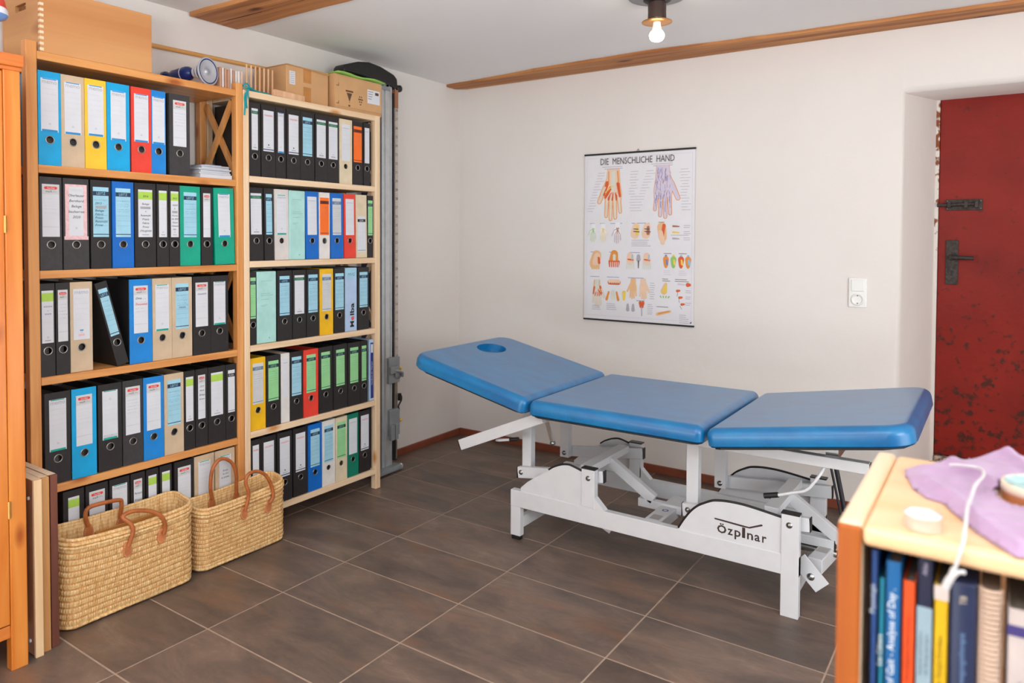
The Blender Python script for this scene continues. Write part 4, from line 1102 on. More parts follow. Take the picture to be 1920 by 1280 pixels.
yn = mat('teal_yarn', rgb(30, 168, 176), 0.9, bump=0.5, bscale=400)
def curvepts(ctrl, n=10):
    pts = []
    P_ = [Vector(p) for p in ctrl]; P_ = [P_[0] * 2 - P_[1]] + P_ + [P_[-1] * 2 - P_[-2]]
    for i in range(1, len(P_) - 2):
        for j in range(n):
            t = j / n
            a, b, c_, d = P_[i - 1], P_[i], P_[i + 1], P_[i + 2]
            pts.append(0.5 * ((2 * b) + (c_ - a) * t + (2 * a - 5 * b + 4 * c_ - d) * t * t + (3 * b - a - 3 * c_ + d) * t ** 3))
    pts.append(P_[-2]); return pts
ym = MB()
ym.tube(curvepts([(0.272, -1.62, 1.911), (0.268, -1.70, 1.917), (0.285, -1.75, 1.9135), (0.272, -1.79, 1.918), (0.298, -1.815, 1.913), (0.3115, -1.830, 1.905), (0.309, -1.832, 1.86), (0.309, -1.829, 1.83)]), 0.0031, 8)
ym.tube(curvepts([(0.29, -1.845, 1.915), (0.300, -1.825, 1.935), (0.294, -1.805, 1.922), (0.312, -1.822, 1.909), (0.311, -1.84, 1.880), (0.3095, -1.838, 1.845), (0.309, -1.841, 1.80)]), 0.0031, 8)
ym.tube(curvepts([(0.285, -1.835, 1.930), (0.310, -1.838, 1.915), (0.300, -1.815, 1.905 + .01), (0.28, -1.80, 1.925), (0.296, -1.78, 1.914), (0.286, -1.74, 1.9105)]), 0.0022, 8)
ym.tube(curvepts([(0.30, -1.83, 1.925), (0.31, -1.822, 1.918), (0.303, -1.80, 1.918), (0.3115, -1.825, 1.905), (0.3095, -1.820, 1.87)]), 0.002, 8)
tag(ym.build('teal_yarn', yn), 'tangled teal yarn draped over the front corner of the pale bookcase', 'yarn')
tag(MB().bar((0.293, -1.685, 1.9215), (0.275, -1.505, 1.9215), 0.022, 0.028).build('wooden_batten', W_SLAT, bevel=0.002), 'short square wooden batten lying in front of the cardboard boxes', 'batten')

CARD = mat('cardboard', rgb(206, 160, 112), 0.8, var=0.05, vscale=8); CARDD = mat('cardboard_dark', rgb(188, 142, 98), 0.85)
TAPE = mat('parcel_tape', rgb(192, 132, 72), 0.25, var=0.1)
ba = thing('cardboard_box', 'brown cardboard box with vertical tape, left of the two on the pale bookcase', 'box', (0.14, -1.46, 1.9072))
MB().box(0.03, 0.255, -1.583, -1.338, 1.9072, 2.070).build('carton', CARD, ba, bevel=0.003)
MB().add([(0.255, -1.583, 2.070), (0.255, -1.338, 2.070), (0.262, -1.338, 2.060), (0.262, -1.583, 2.072)], [(0, 1, 2, 3)]).box(0.03, 0.256, -1.583, -1.463, 2.0705, 2.0735).box(0.03, 0.256, -1.461, -1.338, 2.0705, 2.0735).build('lid_flaps', CARD, ba)
MB().box(0.255, 0.2562, -1.487, -1.442, 2.005, 2.0705).box(0.2555, 0.2566, -1.487, -1.444, 1.9075, 1.985).build('tape_strip', TAPE, ba)
MB().box(0.255, 0.2563, -1.566, -1.535, 1.985, 2.045).build('address_label', PAPER, ba)
lm_ = MB()
for i in range(6): lm_.box(0.2563, 0.2566, -1.562, -1.540, 1.992 + i * .009, 1.9945 + i * .009)
lm_.build('printed_lines', GREYINK, ba)
bb = thing('cardboard_box', 'brown cardboard box with printed symbols and white label, at the right bookcase end', 'box', (0.15, -1.17, 1.9072))
MB().box(0.03, 0.28, -1.322, -1.005, 1.9072, 2.078).build('carton', CARD, bb, bevel=0.003)
MB().box(0.2802, 0.283, -1.322, -1.300, 1.915, 2.075).box(0.282, 0.2835, -1.30, -1.008, 1.925, 2.07).build('front_flap', CARD, bb)
MB().box(0.2836, 0.2845, -1.108, -1.022, 1.966, 2.035).build('address_label', PAPER, bb)
pm_ = MB()
pm_.box(0.2836, 0.2842, -1.253, -1.205, 2.000, 2.008).prism([(-1.247, 1.995), (-1.211, 1.995), (-1.229, 1.955)], 'x', 0.2836, 0.2839)
for i in range(5): pm_.box(0.2837, 0.2843, -1.243 + i * .003, -1.215 - i * .003, 1.990 - i * .010, 1.993 - i * .010)
pm_.box(0.2836, 0.2842, -1.236, -1.224, 1.930, 1.938)
for k in range(6):
    a = k * PI / 3; pm_.lathe([(0.0003, 0), (0.0042, 0.0001)], (0.284, -1.155 + .012 * math.cos(a), 1.975 + .014 * math.sin(a)), (1, 0, 0), 8)
pm_.box(0.2836, 0.2842, -1.163, -1.147, 1.972, 1.978).box(0.2836, 0.2842, -1.160, -1.150, 1.948, 1.953)
for zz in (1.935, 2.02): pm_.box(0.2832, 0.2838, -1.313, -1.297, zz, zz + 0.003).box(0.2832, 0.2838, -1.300, -1.297, zz, zz + 0.014)
for i in range(4): pm_.box(0.2846, 0.2849, -1.104, -1.068 - i * .004, 2.024 - i * .012, 2.0265 - i * .012)
pm_.box(0.2846, 0.2849, -1.055, -1.030, 2.012, 2.026)
pm_.build('printed_marks', mat('carton_print', rgb(96, 70, 50), 0.8), bb)
gf = MB()
gr_ = mat('green_card', rgb(150, 200, 92), 0.6)
gv = []
for i in range(9):
    for j in range(5):
        x = 0.10 + 0.19 * j / 4; yv = -1.31 + 0.325 * i / 8
        gv.append((x, yv, 2.0795 + 0.004 * math.sin(i * 1.3) * (j / 4) + 0.0015 * j))
gf.add(gv, [(i * 5 + j, i * 5 + j + 1, (i + 1) * 5 + j + 1, (i + 1) * 5 + j) for i in range(8) for j in range(4)], 0, True)
g_ = gf.build('green_folder', gr_); g_.modifiers.new('t', 'SOLIDIFY').thickness = 0.004; g_.modifiers['t'].offset = 1
tag(g_, 'flat green card folder lying on top of the right cardboard box', 'folder')

# ------------------------------------------------------------------ pulley tower (therapy weight column)
pt = thing('pulley_tower', 'grey metal pulley tower with number scale, standing in the wall corner', 'tower', (0.12, -0.83, 0))
col_ = MB()
col_.box(0.09, 0.170, -0.889, -0.875, 0.03, 2.12).box(0.09, 0.162, -0.875, -0.860, 0.03, 2.12).box(0.09, 0.170, -0.860, -0.834, 0.03, 2.12).box(0.09, 0.164, -0.834, -0.820, 0.03, 2.12).box(0.09, 0.168, -0.820, -0.808, 0.03, 2.12)
col_.build('column', ALU, pt, bevel=0.002)
MB().box(0.05, 0.14, -0.925, -0.892, 0.03, 2.08).build('rear_rail', mat('blue_black_rail', rgb(48, 56, 84), 0.4), pt)
MB().box(0.12, 0.166, -0.802, -0.790, 0.06, 2.08).build('slot_strip', DARKM, pt)
MB().box(0.14, 0.172, -0.789, -0.766, 0.63, 2.06).build('scale_strip', mat('scale_silver', rgb(196, 184, 174), 0.45, metal=0.2), pt)
MB().box(0.139, 0.1735, -0.790, -0.765, 2.0, 2.10).build('scale_end', mat('copper_tint', rgb(156, 104, 74), 0.5), pt)
sc = MB(); z10, z38 = 0.634, 1.989
for n_ in range(10, 39):
    zc = z10 + (z38 - z10) * (n_ - 10) / 28
    words_on(sc, str(n_), -0.7775, zc - 0.007, 0.02, 0, 0.1726)
for n_ in range(0, 112):
    zc = z10 + .012 + (z38 - z10) * n_ / 112; sc.box(0.172, 0.1723, -0.789, -0.787, zc, zc + 0.004)
sc.build('scale_numbers', INK, pt)
MB().tube([(0.171, -0.7765, 0.06), (0.171, -0.7765, 0.34)], 0.0035, 8).tube([(0.155, -0.770, 0.05), (0.155, -0.770, 0.36)], 0.010, 8).build('guide_rod', STEEL, pt)
MB().box(0.10, 0.168, -0.785, -0.768, 0.05, 0.22).build('lower_rail', mat('brown_rail', rgb(70, 52, 46), 0.5), pt)
c1 = MB().box(0.15, 0.186, -0.852, -0.765, 0.490, 0.632).box(0.186, 0.20, -0.852, -0.79, 0.545, 0.585).build('carriage', GREYP, pt, bevel=0.003)
MB().lathe([(0.001, 0), (0.024, 0), (0.024, 0.008), (0.001, 0.008)], (0.187, -0.785, 0.535), (1, 0, 0), 20).tube([(0.195, -0.812, 0.56), (0.206, -0.79, 0.555), (0.206, -0.765, 0.545), (0.198, -0.757, 0.52)], 0.007, 8).build('cam_lock', GREYP, c1)
c2 = MB().box(0.15, 0.186, -0.845, -0.765, 0.198, 0.345).box(0.186, 0.205, -0.852, -0.822, 0.18, 0.265).box(0.186, 0.205, -0.815, -0.795, 0.18, 0.265).build('carriage', GREYP, pt, bevel=0.003)
for zc, cc in ((0.561, c1), (0.270, c2)):
    MB().lathe([(0.003, 0), (0.003, 0.014), (0.009, 0.014), (0.010, 0.020), (0.009, 0.027), (0.001, 0.028)], (0.168, -0.765, zc), (0, 1, 0), 14).build('yellow_knob', YELLOW, cc, label='yellow knob')
hk = MB().box(0.158, 0.172, -0.79, -0.768, 0.345, 0.49).build('link_plate', mat('worn_brass', rgb(150, 140, 124), 0.4, metal=0.5), pt, bevel=0.002)
MB().tube(curvepts([(0.182, -0.770, 0.42), (0.186, -0.755, 0.41), (0.184, -0.752, 0.385), (0.182, -0.762, 0.37), (0.184, -0.775, 0.355), (0.182, -0.768, 0.335)]), 0.0045, 8).box(0.174, 0.19, -0.770, -0.757, 0.385, 0.425).build('snap_hook', BLACKP, pt)
MB().box(0.02, 0.205, -0.965, -0.760, 0.006, 0.030).box(0.17, 0.21, -0.93, -0.775, 0.012, 0.036).build('foot_plate', GREYP, pt, bevel=0.003)
MB().box(0.17, 0.19, -0.92, -0.80, 0.0, 0.006).build('rubber_foot', BLACKP, pt)
MB().lathe([(0.001, 0), (0.013, 0), (0.014, 0.01), (0.010, 0.014), (0.001, 0.014)], (0.190, -0.770, 0.022), (0.3, 1, 0), 14).build('end_cap', WHITE, pt)
# black top housing
hp = [(-1.165, 2.128), (-1.165, 2.150), (-1.150, 2.166), (-1.06, 2.198), (-0.985, 2.210), (-0.90, 2.203), (-0.80, 2.178), (-0.775, 2.160), (-0.770, 2.108), (-0.80, 2.104), (-0.83, 2.115), (-1.06, 2.132)]
MB().prism(hp, 'x', 0.095, 0.178).build('pulley_housing', BLACKP, pt, bevel=0.009, seg=3)
MB().tube([(0.12, -0.79, 2.118), (0.12, -0.745, 2.112)], 0.011, 12).lathe([(0.001, 0), (0.018, 0), (0.020, 0.006), (0.018, 0.02), (0.001, 0.02)], (0.155, -0.752, 2.112), (1, 0.1, 0), 18).build('pulley_wheel', BLACKP, pt)
MB().box(0.06, 0.17, -1.03, -0.83, 2.098, 2.116).box(0.165, 0.176, -0.92, -0.83, 2.085, 2.105).build('mounting_bracket', GREYP, pt)

# ------------------------------------------------------------------ treatment table
tb = thing('treatment_table', 'three-section treatment couch with blue vinyl pads on a white steel frame', 'couch', (1.8, -0.94, 0))
def pad(name, L_, W_, T_, hole=None):
    """pad along local x, top at z=0; returns mesh object"""
    bm = bmesh.new()
    bmesh.ops.create_cube(bm, size=1)
    bmesh.ops.scale(bm, vec=(L_, W_, T_), verts=bm.verts)
    bmesh.ops.translate(bm, vec=(L_ / 2, 0, -T_ / 2), verts=bm.verts)
    ve = [e for e in bm.edges if abs(e.verts[0].co.z - e.verts[1].co.z) > T_ * .9]
    return bm, ve
def make_pad(name, L_, W_, T_, corner, loc, ang, hole=None):
    bm, ve = pad(name, L_, W_, T_)
    for c_, sel in corner:
        es = [e for e in bm.edges if abs(e.verts[0].co.z - e.verts[1].co.z) > T_ * .9 and ((e.verts[0].co.x < L_ * .2) if sel == 0 else (e.verts[0].co.x > L_ * .8)) and len(e.link_faces) == 2 and all(len(f.verts) >= 4 for f in e.link_faces)]
        es = [e for e in es if abs(abs(e.verts[0].co.y) - W_ / 2) < 1e-4 and (abs(e.verts[0].co.x) < 1e-4 or abs(e.verts[0].co.x - L_) < 1e-4)]
        bmesh.ops.bevel(bm, geom=es, offset=c_, segments=7, affect='EDGES', profile=0.5)
    top = [e for e in bm.edges if all(v.co.z > -1e-4 for v in e.verts) and len(e.link_faces) == 2]
    bmesh.ops.bevel(bm, geom=top, offset=0.030, segments=7, affect='EDGES', profile=0.5)
    bot = [e for e in bm.edges if all(v.co.z < -T_ + 1e-4 for v in e.verts) and len(e.link_faces) == 2]
    bmesh.ops.bevel(bm, geom=bot, offset=0.006, segments=2, affect='EDGES')
    for f in bm.faces: f.smooth = True
    bmesh.ops.recalc_face_normals(bm, faces=bm.faces)
    me = bpy.data.meshes.new(name); bm.to_mesh(me); bm.free(); me.materials.append(VINYL)
    o = bpy.data.objects.new(name, me); COL.objects.link(o)
    if hole:
        hx, hy, rx, ry = hole
        hb_ = bmesh.new(); n = 32
        a = [hb_.verts.new((hx + rx * math.cos(2 * PI * i / n), hy + ry * math.sin(2 * PI * i / n), .05)) for i in range(n)]
        b = [hb_.verts.new((hx + rx * .9 * math.cos(2 * PI * i / n), hy + ry * .9 * math.sin(2 * PI * i / n), -.03)) for i in range(n)]
        hb_.faces.new(a); hb_.faces.new(b[::-1])
        for i in range(n): hb_.faces.new((a[i], b[i], b[(i + 1) % n], a[(i + 1) % n]))
        bmesh.ops.recalc_face_normals(hb_, faces=hb_.faces)
        me2 = bpy.data.meshes.new('cut'); hb_.to_mesh(me2); hb_.free()
        co = bpy.data.objects.new('cut', me2); COL.objects.link(co)
        bo = o.modifiers.new('hole', 'BOOLEAN'); bo.object = co; bo.operation = 'DIFFERENCE'; bo.solver = 'EXACT'
        dg = bpy.context.evaluated_depsgraph_get(); dg.update()
        nm = bpy.data.meshes.new_from_object(o.evaluated_get(dg)); o.modifiers.clear(); o.data = nm
        bpy.data.objects.remove(co)
        bv = o.modifiers.new('soft', 'BEVEL'); bv.width = 0.008; bv.segments = 4; bv.limit_method = 'ANGLE'; bv.angle_limit = 1.0
    wn = o.modifiers.new('wn', 'WEIGHTED_NORMAL'); wn.keep_sharp = False
    o.parent = tb; o.location = Vector(loc) - tb.location; o.rotation_euler = (0, ang, 0)
    q0, q1 = max([c_ for c_, s_ in corner if s_ == 0] + [.03]), max([c_ for c_, s_ in corner if s_ == 1] + [.03])
    i_ = 0.014; hw = W_ / 2 - i_
    outl = [(i_, -hw + q0), (i_ + q0 * .3, -hw + q0 * .3), (i_ + q0, -hw), (L_ - i_ - q1, -hw), (L_ - i_ - q1 * .3, -hw + q1 * .3), (L_ - i_, -hw + q1), (L_ - i_, hw - q1), (L_ - i_ - q1 * .3, hw - q1 * .3), (L_ - i_ - q1, hw), (i_ + q0, hw), (i_ + q0 * .3, hw - q0 * .3), (i_, hw - q0)]
    brd = MB().prism(outl, 'z', -T_ - 0.008, -T_ + 0.002).build('pad_board', BLACKP, o, local=True)
    return o
YC = -0.935; PW = 0.735
make_pad('seat_pad', 0.720, PW, 0.062, [(.03, 0), (.03, 1)], (1.374, YC, 0.640), 0.0)
make_pad('foot_pad', 0.640, PW, 0.066, [(.03, 0), (.075, 1)], (2.100, YC, 0.634), -0.165)
hp_ = make_pad('head_pad', 0.635, PW, 0.062, [(.03, 1), (.085, 0)], (1.368 - 0.635 * math.cos(.218), YC, 0.640 + 0.635 * math.sin(.218)), 0.218, hole=(0.128, 0.085, 0.068, 0.095))
# side frames: front y=-1.18 and rear mirror y=-0.70
def yy_(f, a): return (-1.18 + a) if f else (-0.70 - a)
def span(f, a, b):
    p_, q_ = yy_(f, a), yy_(f, b); return min(p_, q_), max(p_, q_)
CUT = mat('cut_out_dark', rgb(58, 44, 40), 0.7)
for f in (True, False):
    a, b = span(f, 0, 0.03)
    MB().box(1.212, 2.392, a, b, 0.143, 0.213).build('bottom_rail', WHITE, tb, bevel=0.002)
    lg = MB().box(1.213, 1.262, a, b, 0.018, 0.143).build('leg', WHITE, tb, bevel=0.002)
    MB().box(1.217, 1.258, a + .003, b - .003, 0.0, 0.018).build('foot_cap', BLACKP, lg, bevel=0.002)
    MB().box(2.333, 2.392, a - (0.001 if f else 0), b + (0 if f else .001), 0.0, 0.353).build('leg', WHITE, tb, bevel=0.002)
    MB().box(1.557, 1.616, a - (0.001 if f else 0), b, 0.213, 0.366).build('upright', WHITE, tb, bevel=0.002)
    MB().prism([(1.610, .213), (1.66, .213), (1.610, .262)], 'y', a, b).build('gusset', WHITE, tb)
    MB().box(1.2105, 1.213, a, b, 0.150, 0.213).build('end_cap', BLACKP, tb)
    a, b = span(f, 0.004, 0.012)
    left = [(1.262, .213), (1.262, .228), (1.30, .262), (1.40, .328), (1.425, .345), (1.46, .360), (1.49, .366), (1.51, .364), (1.557, .352), (1.557, .213)]
    MB().prism(left, 'y', a, b).build('cover_plate', WHITE, tb)
    right = [(1.962, .213), (1.985, .25), (2.010, .285), (2.035, .310), (2.06, .326), (2.095, .343), (2.14, .350), (2.19, .351), (2.24, .347), (2.333, .335), (2.333, .213)]
    pl_ = MB().prism(right, 'y', a, b).build('cover_plate', WHITE, tb)
    ya = yy_(f, 0.007)
    MB().tube(curvepts([(1.40, ya, .330), (1.425, ya, .347), (1.46, ya, .362), (1.49, ya, .368), (1.51, ya, .366), (1.556, ya, .354)], 4), 0.0045, 8).build('edge_trim', BLACKP, tb)
    MB().tube(curvepts([(1.964, ya, .217), (1.985, ya, .253), (2.010, ya, .288), (2.035, ya, .313), (2.06, ya, .329), (2.095, ya, .346), (2.14, ya, .353), (2.19, ya, .354), (2.24, ya, .350), (2.332, ya, .338)], 4), 0.0045, 8).build('edge_trim', BLACKP, tb)
    for x0_, x1_, zt_ in ((1.556, 1.617, .366), (2.332, 2.393, .353)):
        a, b = span(f, -0.001, 0.031); MB().box(x0_, x1_, a, b, zt_, zt_ + 0.005).build('end_cap', BLACKP, tb)
    # cut-out lettering and couch glyph in the plate
    if f:
        yl = -1.1763
        def flat(pts, m): m.add([(x, yl, z) for x, z in pts], [list(range(len(pts)))])
        m = MB()
        def T(txt, x, z, s_, sx=1.0):
            vv, ff = text2d(txt, s_, 'LEFT'); m.add([(x + p * sx, yl, z + q) for p, q in vv], ff)
        flat([(2.1995, .236), (2.2105, .236), (2.2105, .273), (2.1995, .273)], m)
        for ch, xa, xb, s_, bd in (('Ö', 2.110, 2.144, .0395, .03), ('z', 2.148, 2.167, .046, .018), ('p', 2.173, 2.195, .046, .018), ('n', 2.217, 2.238, .046, .018), ('a', 2.243, 2.262, .046, .018), ('r', 2.269, 2.284, .046, .018)):
            vv, ff = text2d(ch, s_, 'LEFT', 0.0, bd); xs_ = [q[0] for q in vv]; k_ = (xb - xa) / (max(xs_) - min(xs_))
            m.add([(xa + (q[0] - min(xs_)) * k_, yl, .236 + q[1]) for q in vv], ff)
        flat([(2.099, .284), (2.102, .2855), (2.130, .2845), (2.2235, .2795), (2.2235, .2745), (2.198, .2745), (2.130, .2785), (2.101, .280)], m)
        flat([(2.2235, .2795), (2.266, .2985), (2.270, .297), (2.270, .293), (2.226, .2745), (2.2235, .2745)], m)
        m.build('cut_out_lettering', CUT, pl_, label='dark cut-out lettering and couch symbol')
    else:
        ylr = yy_(False, 0.0125); m = MB()
        vv, ff = text2d('Özpınar', .044, 'LEFT'); m.add([(2.30 - p, ylr, .2305 + q) for p, q in vv], ff); m.build('cut_out_lettering', CUT, pl_, label='lettering seen reversed from inside')
    # lifting bars and uprights of the top frame
    def side_bar(p0, p1, off, name='lift_bar'):
        ym_ = yy_(f, off); return MB().bar((p0[0], ym_, p0[1]), (p1[0], ym_, p1[1]), 0.022, 0.048, up=(0, 0, 1)).build(name, WHITE, tb, bevel=0.002)
    side_bar((1.224, .278), (1.636, .334), .047); side_bar((1.966, .276), (2.418, .318), .047)
    for p0, sgn in (((1.2225, .2778), -1), ((1.6375, .3342), 1), ((1.9645, .2758), -1), ((2.4195, .3182), 1)):
        ym_ = yy_(f, .047); MB().bar((p0[0] - .0015, ym_, p0[1]), (p0[0] + .0015, ym_, p0[1]), 0.023, 0.049).build('end_cap', BLACKP, tb)
    a, b = span(f, 0.060, 0.095)
    MB().box(1.232, 1.277, a, b, 0.262, 0.566).build('upright', WHITE, tb, bevel=0.002)
    MB().box(1.972, 2.018, a, b, 0.262, 0.566).build('upright', WHITE, tb, bevel=0.002)
    ybolt = [(1.242, .2815, .036), (1.988, .279, .036), (1.588, .331, -.001), (2.360, .318, -.001)]
    if not f: ybolt = [(1.255, .283, .0955), (1.995, .283, .0955), (1.588, .331, .0315), (2.360, .318, .0315)]
    for x, z, off in ybolt:
        bo = MB().lathe([(0.0005, 0.005), (0.0055, 0.005), (0.0065, 0.003), (0.0065, 0.0015), (0.0105, 0.0012), (0.0105, 0)], (x, yy_(f, off), z), (0, -1, 0), 18)
        bo.build('bolt', STEEL, tb)
# top frame under the seat pad and out under the foot pad
a0 = -1.16
for ysd in (-1.165, -0.69):
    MB().box(1.37, 2.60, ysd, ysd + 0.035, 0.531 if ysd < -1 else 0.535, 0.567).build('frame_tube', WHITE, tb, bevel=0.002)
    MB().box(2.60, 2.603, ysd + .001, ysd + 0.034, 0.533, 0.565).build('end_cap', BLACKP, tb)
MB().box(1.45, 1.49, -1.13, -0.69, 0.535, 0.567).box(1.95, 1.99, -1.13, -0.69, 0.535, 0.567).build('frame_crosspiece', WHITE, tb)
for ysd in (-1.222, -0.66):
    MB().bar((0.978, ysd, 0.378), (1.40, ysd, 0.560), 0.03, 0.046).build('head_arm', WHITE, tb, bevel=0.002)
    MB().bar((0.975, ysd, 0.3768), (0.978, ysd, 0.378), 0.031, 0.047).build('end_cap', BLACKP, tb)
MB().tube([(1.315, -0.66, 0.535), (1.315, -1.2, 0.535)], 0.012, 12).build('pivot_tube', WHITE, tb)
MB().bar((1.30, -1.10, 0.508), (1.46, -1.10, 0.552), 0.02, 0.022).build('support_strut', STEEL, tb)
MB().bar((1.345, -1.10, 0.505), (1.372, -1.10, 0.425), 0.012, 0.014).lathe([(0.0005, -.01), (0.009, -.01), (0.009, .01), (0.0005, .01)], (1.374, -1.10, .420), (0, 1, 0), 12).build('release_hook', STEEL, tb)
# head release lever
lv = MB().tube([(1.262, -1.195, 0.441), (1.222, -1.20, 0.433)], 0.0085, 12).build('lever_grip', BLACKP, tb)
MB().tube(curvepts([(1.222, -1.20, 0.433), (1.18, -1.20, 0.425), (1.150, -1.20, 0.419)], 4), 0.0055, 10, rs=[0.006, 0.006, 0.0062, 0.0064, 0.0066, 0.0068, 0.0068, 0.006, 0.0045]).build('lever', WHITE, tb)
# foot release lever
MB().tube(curvepts([(2.462, -1.15, 0.528), (2.452, -1.17, 0.505), (2.415, -1.18, 0.452), (2.37, -1.18, 0.432), (2.315, -1.18, 0.412)], 5), 0.0055, 10).build('lever', WHITE, tb)
MB().tube([(2.322, -1.18, 0.415), (2.275, -1.18, 0.402)], 0.0095, 12).build('lever_grip', BLACKP, tb)
gs = MB().tube([(2.425, -0.90, 0.52), (2.475, -0.90, 0.29)], 0.0045, 10).tube([(2.432, -0.885, 0.56), (2.485, -0.885, 0.30)], 0.0085, 10).build('gas_spring', DARKM, tb)
MB().box(2.36, 2.46, -1.00, -0.86, 0.553, 0.588).build('spring_bracket', DARKM, tb)
MB().box(2.46, 2.50, -1.12, -0.90, 0.552, 0.590).build('spring_bracket', STEEL, tb)
# cross tubes joining the front and rear lift bars, links and motor
MB().bar((1.545, -1.122, 0.345), (1.545, -0.758, 0.345), 0.05, 0.03).build('cross_tube', WHITE, tb, bevel=0.002)
MB().bar((2.285, -1.122, 0.332), (2.285, -0.758, 0.332), 0.05, 0.03).build('cross_tube', WHITE, tb, bevel=0.002)
MB().bar((1.56, -0.93, 0.335), (1.765, -0.93, 0.208), 0.03, 0.042).build('link_arm', WHITE, tb, bevel=0.002)
MB().bar((2.30, -0.93, 0.335), (2.49, -0.93, 0.205), 0.03, 0.042).build('link_arm', WHITE, tb, bevel=0.002)
MB().box(1.698, 2.462, -0.945, -0.915, 0.172, 0.206).build('centre_tube', WHITE, tb, bevel=0.002)
MB().box(2.462, 2.465, -0.946, -0.914, 0.171, 0.207).build('end_cap', BLACKP, tb)
MB().tube([(1.90, -0.93, 0.155), (2.47, -0.93, 0.155)], 0.013, 14).build('actuator_rod', STEEL, tb)
for x0_, x1_ in ((1.237, 1.262), (2.35, 2.375)):
    MB().box(x0_, x1_, -1.15, -0.73, 0.05, 0.098).build('cross_rail', WHITE, tb, bevel=0.002)
MB().box(1.80, 1.868, -1.149, -0.80, 0.152, 0.196).build('control_box', WHITE, tb, bevel=0.003)
o_ = MB().box(1.815, 1.855, -1.10, -1.05, 0.196, 0.1965).build('grey_sticker', mat('sticker_grey', rgb(176, 172, 170), 0.6), tb)
MB().lathe([(0.008, 0), (0.013, 0.0001)], (1.838, -0.99, 0.1965), (0, 0, 1), 20).build('round_sticker', mat('sticker_blue', rgb(70, 90, 160), 0.6), tb)
MB().prism([(1.600, .150), (1.606, .127), (1.655, .105), (1.678, .150)], 'y', -1.125, -1.115).build('hanging_bracket', WHITE, tb)
MB().box(1.868, 1.94, -1.13, -1.05, 0.150, 0.165).tube([(1.87, -1.10, 0.185), (1.93, -1.10, 0.160)], 0.006, 8).build('motor_linkage', STEEL, tb)
bq = MB().bar((2.375, -1.11, 0.182), (2.455, -1.11, 0.100), 0.006, 0.058).build('pedal_bracket', WHITE, tb, bevel=0.001)
MB().lathe([(0.0005, 0.006), (0.006, 0.006), (0.007, 0.003), (0.0125, 0.002), (0.0125, 0)], (2.418, -1.113, 0.130), (0, -1, 0), 18).build('bolt', STEEL, bq)
MB().bar((2.42, -1.06, 0.150), (2.45, -0.80, 0.150), 0.05, 0.05).build('motor_housing', WHITE, tb, bevel=0.003)
MB().bar((2.4275, -0.995, 0.1755), (2.434, -0.93, 0.1755), 0.038, 0.0012).build('grey_sticker', mat('sticker_grey', rgb(176, 172, 170), 0.6), tb)
MB().bar((2.4, -1.03, 0.125), (2.3, -1.03, 0.135), 0.02, 0.03).build('motor_linkage', STEEL, tb)

# ------------------------------------------------------------------ woven baskets
def straw_mat():
    m = bpy.data.materials.new('woven_straw'); m.use_nodes = True
    N = m.node_tree.nodes; L = m.node_tree.links; b = N['Principled BSDF']; b.inputs['Roughness'].default_value = 0.6
    tc = N.new('ShaderNodeTexCoord')
    mp = N.new('ShaderNodeMapping'); mp.inputs['Scale'].default_value = (150, 150, 26); L.new(tc.outputs['Object'], mp.inputs['Vector'])
    n1 = N.new('ShaderNodeTexNoise'); n1.inputs['Scale'].default_value = 1; n1.inputs['Detail'].default_value = 4; L.new(mp.outputs['Vector'], n1.inputs['Vector'])
    r = N.new('ShaderNodeValToRGB'); e = r.color_ramp.elements
    e[0].position = 0.27; e[0].color = rgb(198, 142, 80); e[1].position = 0.7; e[1].color = rgb(246, 216, 164)
    a = e.new(0.5); a.color = rgb(232, 190, 130)
    L.new(n1.outputs['Fac'], r.inputs['Fac']); L.new(r.outputs['Color'], b.inputs['Base Color'])
    return m
STRAW = straw_mat()
ROW_SHADE = mat('straw_row_shade', rgb(196, 142, 84), 0.8, var=0.15, vscale=60)  # shade between weave rows, painted as darker straw
TANL = mat('tan_leather', rgb(176, 98, 48), 0.4, var=0.18, vscale=30, bump=0.15, bscale=120)
TANL2 = mat('tan_leather_patch', rgb(196, 118, 70), 0.5, var=0.15, vscale=30)
STITCH = mat('pale_stitching', rgb(226, 196, 156), 0.8)
